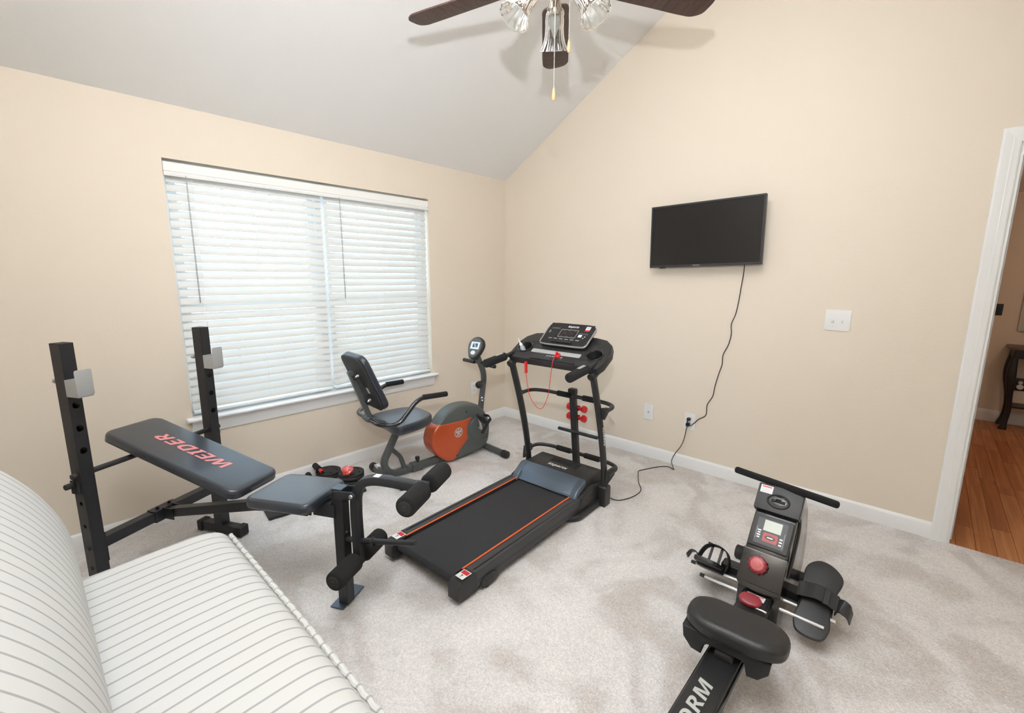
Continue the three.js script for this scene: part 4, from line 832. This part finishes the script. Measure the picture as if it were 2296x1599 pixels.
// ---------------------------------------------------------------- ceiling fan
{
  const cx = 2.098, cz = 1.946, by = 2.62;
  const f = thing('ceiling_fan', 'dark wood bladed ceiling fan with clear fluted glass lamp shades', 'ceiling fan', [cx, 0, cz]);
  const top = roofY(cx);
  obj('canopy', lathe([[0.0, top - 0.11], [0.03, top - 0.11], [0.055, top - 0.08], [0.065, top - 0.02], [0.065, top + 0.03]], 28), M.nickel, f);
  obj('downrod', rod(V(0, by + 0.18, 0), V(0, top - 0.09, 0), 0.0135), M.nickel, f);
  obj('motor_housing', lathe([[0, by - 0.01], [0.075, by - 0.01], [0.09, by + 0.01], [0.12, by + 0.03], [0.135, by + 0.07], [0.13, by + 0.12], [0.09, by + 0.155], [0.03, by + 0.18], [0, by + 0.185]], 36), M.nickel, f);
  for (let i = 0; i < 5; i++) {
    const g = new THREE.Group(); g.name = 'blade'; f.add(g); g.rotation.y = -R([-127.2, -60, 13, 92, 166.5][i]); if (i === 0) { g.rotation.z = -R(2.9); g.position.y = by * (1 - Math.cos(R(2.9))); g.position.x = -Math.sin(R(2.9)) * by * Math.cos(R(-127.2)); g.position.z = -Math.sin(R(2.9)) * by * Math.sin(R(-127.2)); }
    const bs = smoothShape([[0.2, -0.05], [0.19, 0], [0.2, 0.05], [0.28, 0.058], [0.45, 0.062], [0.61, 0.066], [0.655, 0.062], [0.69, 0.035], [0.695, 0.0], [0.69, -0.045], [0.665, -0.064], [0.62, -0.066], [0.45, -0.062], [0.28, -0.058]], 70);
    const m = obj('blade_board', ex(bs, 0.008, 0.002).rotateX(-Math.PI / 2), M.blade, g); m.position.y = by; m.rotation.x = -R(10);
    m.geometry = boxUV(m.geometry);
    obj('blade_iron', [bx(0.14, 0.006, 0.035, 0.155, by - 0.004, 0, 0.002), ex(smoothShape([[0.2, -0.03], [0.19, 0], [0.2, 0.03], [0.26, 0.035], [0.29, 0], [0.26, -0.035]], 30), 0.005, 0.001).rotateX(-Math.PI / 2 - R(10)).translate(0, by - 0.008, 0)], M.nickel, g);
  }
  obj('switch_housing', lathe([[0, by - 0.062], [0.03, by - 0.06], [0.05, by - 0.05], [0.058, by - 0.03], [0.055, by - 0.01], [0, by - 0.008]], 30), M.nickel, f);
  const flute = (pts, seg, n, amp) => {   // lathe with flutes that fade in away from the neck
    const g = new THREE.LatheGeometry(pts.map(([r, y]) => new THREE.Vector2(r, y)), seg), p = g.attributes.position;
    for (let i = 0; i < p.count; i++) { const x = p.getX(i), z = p.getZ(i), a = Math.atan2(z, x), k = 1 + amp * Math.cos(a * n); p.setX(i, x * k); p.setZ(i, z * k); }
    g.computeVertexNormals(); return g;
  };
  for (let i = 0; i < 3; i++) {
    const a = new THREE.Group(); a.name = 'lamp_arm'; f.add(a); a.rotation.y = -R(-128 + 120 * i); a.position.y = by - 0.04;
    obj('arm_tube', pipe(fillet([V(0.03, 0.0, 0), V(0.062, 0.006, 0), V(0.082, -0.012, 0)], 0.02), 0.009, 10), M.nickel, a);
    const s = new THREE.Group(); s.name = 'lamp'; a.add(s); s.position.set(0.08, -0.012, 0); s.rotation.z = R(i === 0 ? 24 : 34);
    obj('socket', [lathe([[0, 0.012], [0.014, 0.012], [0.022, 0.0], [0.027, -0.018], [0.031, -0.022], [0.031, -0.042], [0.028, -0.042]], 28)], M.nickel, s);
    const out = [[0.03, -0.03], [0.034, -0.04], [0.0365, -0.06], [0.036, -0.085], [0.038, -0.11], [0.044, -0.135], [0.056, -0.158], [0.061, -0.163]];
    const inn = out.map(([r, y]) => [r - 0.0028, y]).reverse();
    obj('glass_shade', flute([...out, ...inn], 96, 12, 0.028), M.glass, s, 'clear fluted bell glass shade');
    obj('bulb', lathe([[0.012, -0.02], [0.013, -0.035], [0.018, -0.06], [0.017, -0.08], [0.01, -0.105], [0.003, -0.12], [0, -0.122]], 20), M.bulb, s);
  }
  // pull chains
  function chain(x, z, y0, y1) {
    const c = new THREE.Group(); c.name = 'pull_chain'; f.add(c); c.position.set(x, 0, z);
    const pts = []; const n = Math.round((y0 - y1) / 0.0042);
    for (let i = 0; i < n; i++) { const y = y1 + (y0 - y1) * i / n; pts.push([0.0006, y], [0.0019, y + 0.0012], [0.0019, y + 0.0026], [0.0006, y + 0.0038]); }
    obj('bead_chain', new THREE.LatheGeometry(pts.map(([r, y]) => new THREE.Vector2(r, y)), 8), M.chrome, c);
    obj('pull_knob', lathe([[0, y1 - 0.045], [0.004, y1 - 0.044], [0.0065, y1 - 0.036], [0.0065, y1 - 0.024], [0.0045, y1 - 0.008], [0.002, y1], [0, y1 + 0.001]], 18), M.pullWood, c, 'light wooden teardrop pull');
  }
  chain(0.03, 0.036, by - 0.06, 2.207);
  chain(0.045, -0.033, by - 0.05, 2.392);
}

// ---------------------------------------------------------------- television and wall plates
{
  const t = thing('television', 'black flat television mounted on the cream gable wall', 'television', [2.032, 1.806, 0], 0); t.rotation.z = R(1.3);
  const w = 0.786, h = 0.452, z = 0.1;
  obj('cabinet', bx(w, h, 0.03, 0, 0, z - 0.021, 0.003), M.black, t);
  obj('back_housing', bx(0.5, 0.3, 0.03, 0, -0.03, z - 0.05, 0.01), M.blackMatt, t);
  const bz = (x0, x1, y0, y1) => lim(x0, x1, y0, y1, z - 0.008, z, 0.0015);
  obj('bezel', [bz(-w / 2, w / 2, h / 2 - 0.013, h / 2), bz(-w / 2, w / 2, -h / 2, -h / 2 + 0.017), bz(-w / 2, -w / 2 + 0.012, -h / 2 + 0.017, h / 2 - 0.013), bz(w / 2 - 0.012, w / 2, -h / 2 + 0.017, h / 2 - 0.013)], M.black, t);
  obj('screen', bx(w - 0.022, h - 0.028, 0.004, 0, 0.002, z - 0.007, 0.0005), M.tvScreen, t, 'dark switched-off screen');
  obj('sensor', bx(0.045, 0.008, 0.012, -w / 2 + 0.1, -h / 2 - 0.003, z - 0.008, 0.002), M.black, t);
  obj('badge', text('INSIGNIA', 0.05, 0.0055, 0, 0.0008).translate(-0.035, -h / 2 + 0.009, z), M.silverPaint, t);
  obj('wall_bracket', [bx(0.2, 0.22, 0.006, 0, 0, 0.004, 0.001), bx(0.05, 0.2, 0.03, 0.05, 0, 0.02, 0.003), bx(0.05, 0.2, 0.03, -0.05, 0, 0.02, 0.003)], M.blackMatt, t);
}
function wallPlate(name, label, cat, w, h, pos, turn, m) {
  const p = thing(name, label, cat, pos, turn);
  obj('plate', ex(shape(rrect(w, h, 0.004, 3)), 0.006, 0.002, 3).translate(0, 0, 0.003), m ?? M.white, p);
  return p;
}
{
  const p = wallPlate('light_switch', 'white double toggle switch plate near the doorway', 'light switch', 0.133, 0.13, [2.872, 1.241, 0], 0);
  for (const x of [-0.024, 0.024]) {
    obj('toggle', [bx(0.01, 0.024, 0.006, x, 0, 0.006, 0.001), bx(0.008, 0.014, 0.014, x, -0.004, 0.012, 0.002)], M.white, p);
    obj('screw', [0.032, -0.032].map((y) => rod(V(x, y, 0.005), V(x, y, 0.0072), 0.0035, 0.001, 10)), M.white, p);
  }
}
{
  const p = wallPlate('cable_plate', 'white wall plate with one small cable jack', 'wall plate', 0.085, 0.131, [1.663, 0.39, 0], 0);
  obj('jack', [rod(V(0, 0, 0.005), V(0, 0, 0.013), 0.006, 0.001, 12), rod(V(0, 0, 0.005), V(0, 0, 0.0085), 0.009, 0.001, 6)], M.silver, p);
  obj('screw', [0.045, -0.045].map((y) => rod(V(0, y, 0.005), V(0, y, 0.0072), 0.0035, 0.001, 10)), M.white, p);
}
function outlet(label, pos, turn, m) {
  const p = wallPlate('wall_outlet', label, 'outlet', 0.085, 0.131, pos, turn, m); p.userData.group = 'wall outlets';
  for (const y of [0.021, -0.021]) {
    obj('receptacle', ex(shape(rrect(0.034, 0.028, 0.012, 4)), 0.003, 0.001).translate(0, y, 0.0065), m ?? M.white, p);
    obj('slot', [bx(0.0025, 0.009, 0.001, -0.0065, y + 0.002, 0.0081, 0), bx(0.0025, 0.009, 0.001, 0.0065, y + 0.002, 0.0081, 0), rod(V(0, y - 0.008, 0.0075), V(0, y - 0.008, 0.0086), 0.0025, 0.0005, 10)], M.dark, p);
  }
  return p;
}
outlet('white outlet below the television with two black plugs', [2.008, 0.386, 0], 0);
outlet('white empty outlet beside the window near the room corner', [0, 0.388, 0.455], Math.PI / 2);
// cords
const cordPath = (pts, n) => pipe(curve(pts, n), 0.0032, 8);
{
  const c = thing('power_cord', 'thin black cord hanging from the television to the outlet', 'power cord');
  obj('cord', cordPath([V(2.312, 1.62, 0.05), V(2.312, 1.54, 0.045), V(2.295, 1.42, 0.018), V(2.285, 1.33, 0.008), V(2.272, 1.24, 0.006), V(2.25, 1.17, 0.006), V(2.256, 1.1, 0.006), V(2.243, 1.02, 0.006), V(2.212, 0.94, 0.006), V(2.212, 0.87, 0.006), V(2.195, 0.8, 0.006), V(2.175, 0.7, 0.006), V(2.165, 0.62, 0.006), V(2.13, 0.545, 0.006), V(2.125, 0.46, 0.006), V(2.075, 0.418, 0.007), V(2.04, 0.376, 0.012), V(2.02, 0.358, 0.024), V(2.006, 0.365, 0.033), V(2.0, 0.385, 0.035)], 120), M.black, c);
  obj('plug', [bx(0.024, 0.022, 0.03, 2.006, 0.408, 0.0235, 0.004), rod(V(2.004, 0.4, 0.034), V(2.0, 0.383, 0.036), 0.0045, 0.001, 10)], M.black, c);
}
{
  const c = thing('power_cord', 'black cord running from the outlet over the carpet to the treadmill', 'power cord');
  obj('cord', cordPath([V(2.005, 0.36, 0.042), V(1.998, 0.31, 0.042), V(1.985, 0.24, 0.035), V(1.96, 0.17, 0.03), V(1.92, 0.1, 0.03), V(1.905, 0.04, 0.05), V(1.935, 0.006, 0.085), V(1.955, 0.004, 0.115), V(1.935, 0.006, 0.11), V(1.9, 0.006, 0.1), V(1.85, 0.004, 0.14), V(1.775, 0.004, 0.3), V(1.765, 0.004, 0.33), V(1.79, 0.004, 0.39), V(1.86, 0.004, 0.52), V(1.925, 0.004, 0.61), V(1.94, 0.004, 0.68), V(1.925, 0.004, 0.79), V(1.88, 0.004, 0.87), V(1.8, 0.004, 0.87), V(1.6, 0.004, 0.85), V(1.5, 0.03, 0.88)], 160), M.black, c);
  obj('plug', [bx(0.026, 0.024, 0.034, 2.004, 0.366, 0.0255, 0.004)], M.black, c);
}

// ---------------------------------------------------------------- accessories on the carpet behind the bench
{
  const p = thing('folded_mat', 'flat black foam board lying on carpet under the bench seat', 'exercise board', [0.365, 0, 2.255], R(-8));
  obj('board', bx(0.24, 0.022, 0.62, 0, 0.012, 0, 0.006), M.plateRubber, p);
  obj('board_lid', bx(0.215, 0.014, 0.54, -0.004, 0.03, -0.02, 0.005), M.blackMatt, p);
}
function disc(label, x, y, z, r, tilt) {
  const d = thing('twist_disc', label, 'exercise disc', [x, y, z], rnd() * 3, 'slotted discs by the baseboard'); d.rotation.z = tilt;
  const s = shape(circ(r, 40)); for (let i = 0; i < 6; i++) { const a = i / 6 * 2 * Math.PI, h = new THREE.Path(); rrect(0.024, 0.009, 0.004, 2).forEach(([u, v], k) => { const X = Math.cos(a) * (r * 0.62) + u * Math.cos(a + 1.57) - v * Math.sin(a + 1.57), Y = Math.sin(a) * (r * 0.62) + u * Math.sin(a + 1.57) + v * Math.cos(a + 1.57); k ? h.lineTo(X, Y) : h.moveTo(X, Y); }); h.closePath(); s.holes.push(h); }
  obj('disc_plate', ex(s, 0.014, 0.003).rotateX(-Math.PI / 2).translate(0, 0.04, 0), M.plateRubber, d);
  obj('disc_body', lathe([[0, 0.0], [r - 0.012, 0], [r - 0.002, 0.01], [r, 0.034], [0, 0.034]], 40), M.plateRubber, d);
}
disc('black slotted round disc nearest the red plastic bag', 0.31, 0.036, 1.96, 0.09, 0);
disc('black slotted round disc beside the foam grip bars', 0.135, 0.022, 2.05, 0.088, 0);
function gripBar(label, p, q) {
  const g = thing('grip_bar', label, 'grip bar', [0, 0, 0], 0, 'foam grip bars by the baseboard');
  obj('bar', rod(p, q, 0.011, 0.003), M.black, g);
  const d = q.clone().sub(p);
  obj('foam_grip', rod(p, p.clone().addScaledVector(d, 0.62), 0.021, 0.007), M.foam, g);
  obj('end_sleeve', rod(p.clone().addScaledVector(d, 0.7), p.clone().addScaledVector(d, 0.98), 0.0135, 0.003), M.red, g, 'red end sleeve');
}
gripBar('black foam grip bar with red end, propped on the slotted disc', V(0.045, 0.1, 2.11), V(0.19, 0.092, 2.12));
gripBar('black foam grip bar with red end, lying by the baseboard', V(0.045, 0.045, 2.165), V(0.2, 0.045, 2.20));
{
  const g = new THREE.IcosahedronGeometry(0.04, 4), p = g.attributes.position;
  for (let i = 0; i < p.count; i++) { const v = V(p.getX(i), p.getY(i), p.getZ(i)), k = 1 + 0.28 * (vnoise(v.x * 60 + 9, v.y * 60 + v.z * 45 + 9, 71, 999) - 0.5) + 0.12 * (vnoise(v.x * 160 + 30, v.z * 160 + v.y * 90 + 30, 72, 999) - 0.5); p.setXYZ(i, v.x * k, Math.max(-0.03, v.y * k * 0.85), v.z * k); }
  g.computeVertexNormals();
  const o = tag(obj('plastic_bag', toCreasedNormals(g, 0.3), M.bagRed), 'crumpled red plastic bag resting on a slotted disc', 'plastic bag'); o.position.set(0.355, 0.12, 2.01);
}

// ---------------------------------------------------------------- hall furniture
{
  const t = thing('console_table', 'black console table with curved cabriole legs in the hall', 'console table', [3.95, 0, -3.28]);
  const W = 0.95, D = 0.3;
  obj('table_top', bx(W + 0.05, 0.028, D + 0.02, W / 2, 0.828, 0, 0.008), M.tableTop, t, 'worn brown table top');
  obj('apron', [bx(W - 0.04, 0.085, 0.02, W / 2, 0.772, D / 2 - 0.02, 0.003), bx(W - 0.04, 0.085, 0.02, W / 2, 0.772, -D / 2 + 0.02, 0.003), bx(0.02, 0.085, D - 0.04, 0.022, 0.772, 0, 0.003), bx(0.02, 0.085, D - 0.04, W - 0.022, 0.772, 0, 0.003)], M.tableBlack, t);
  for (const [x, sx] of [[0.02, 1], [W - 0.02, -1]]) for (const [z, sz] of [[D / 2 - 0.03, 1], [-D / 2 + 0.03, -1]]) {
    const c = curve([[0.012, 0.815], [0.005, 0.74], [0.0, 0.62], [0.006, 0.47], [0.022, 0.33], [0.03, 0.2], [0.022, 0.09], [0.012, 0.02], [0.012, 0.0]].map(([dx, y]) => V(x + sx * dx, y, z - sz * dx * 0.3)), 30);
    const pos = [], pr = rrect(1, 1, 0.3, 3), ring = c.map((p, i) => { const y = p.y, w = 0.032 + 0.03 * Math.exp(-(((y - 0.56) / 0.16) ** 2)) + 0.022 * Math.exp(-((y / 0.05) ** 2)); return pr.map(([a, b]) => V(p.x + a * w * 1.15, p.y, p.z + b * w)); });
    for (let i = 0; i < ring.length - 1; i++) for (let j = 0; j < pr.length; j++) { const k = (j + 1) % pr.length; for (const v of [ring[i][j], ring[i][k], ring[i + 1][k], ring[i][j], ring[i + 1][k], ring[i + 1][j]]) pos.push(v.x, v.y, v.z); }
    const e = ring[ring.length - 1], m = e.reduce((a, v) => a.add(v), V(0, 0, 0)).multiplyScalar(1 / e.length); for (let j = 0; j < e.length; j++) for (const v of [m, e[j], e[(j + 1) % e.length]]) pos.push(v.x, v.y, v.z);
    const g = new THREE.BufferGeometry(); g.setAttribute('position', new THREE.Float32BufferAttribute(pos, 3));
    obj('leg', toCreasedNormals(g, 0.9), M.tableBlack, t);
  }
  obj('shelf', bx(W - 0.1, 0.02, D - 0.08, W / 2, 0.235, 0, 0.004), M.tableBlack, t);
}
{
  const a = thing('wall_art', 'plain pale grey canvas hanging above the hall console table', 'wall art', [4.36, 1.42, HZ]);
  obj('canvas', bx(0.76, 0.88, 0.024, 0, 0, 0.0125, 0.003), M.art, a);
}
{
  const p = wallPlate('hall_switch', 'black switch plate on the cream hall wall', 'light switch', 0.08, 0.12, [3.812, 1.19, HZ], 0, M.tableBlack);
  obj('rocker', bx(0.033, 0.066, 0.005, 0, 0, 0.007, 0.001), M.tableBlack, p);
}
{
  const p = outlet('black hall outlet with white plugs behind the console table', [4.075, 0.43, HZ], 0, M.tableBlack);
  obj('plug_adapter', [rod(V(0.0, 0.022, 0.008), V(0, 0.022, 0.03), 0.017, 0.004), rod(V(0.0, -0.022, 0.008), V(0, -0.022, 0.045), 0.026, 0.006)], M.white, p, 'white plug adapters');
}

scene.traverse((o) => { if (o.isMesh) { o.castShadow = true; o.receiveShadow = true; } });
renderer.render(scene, camera);
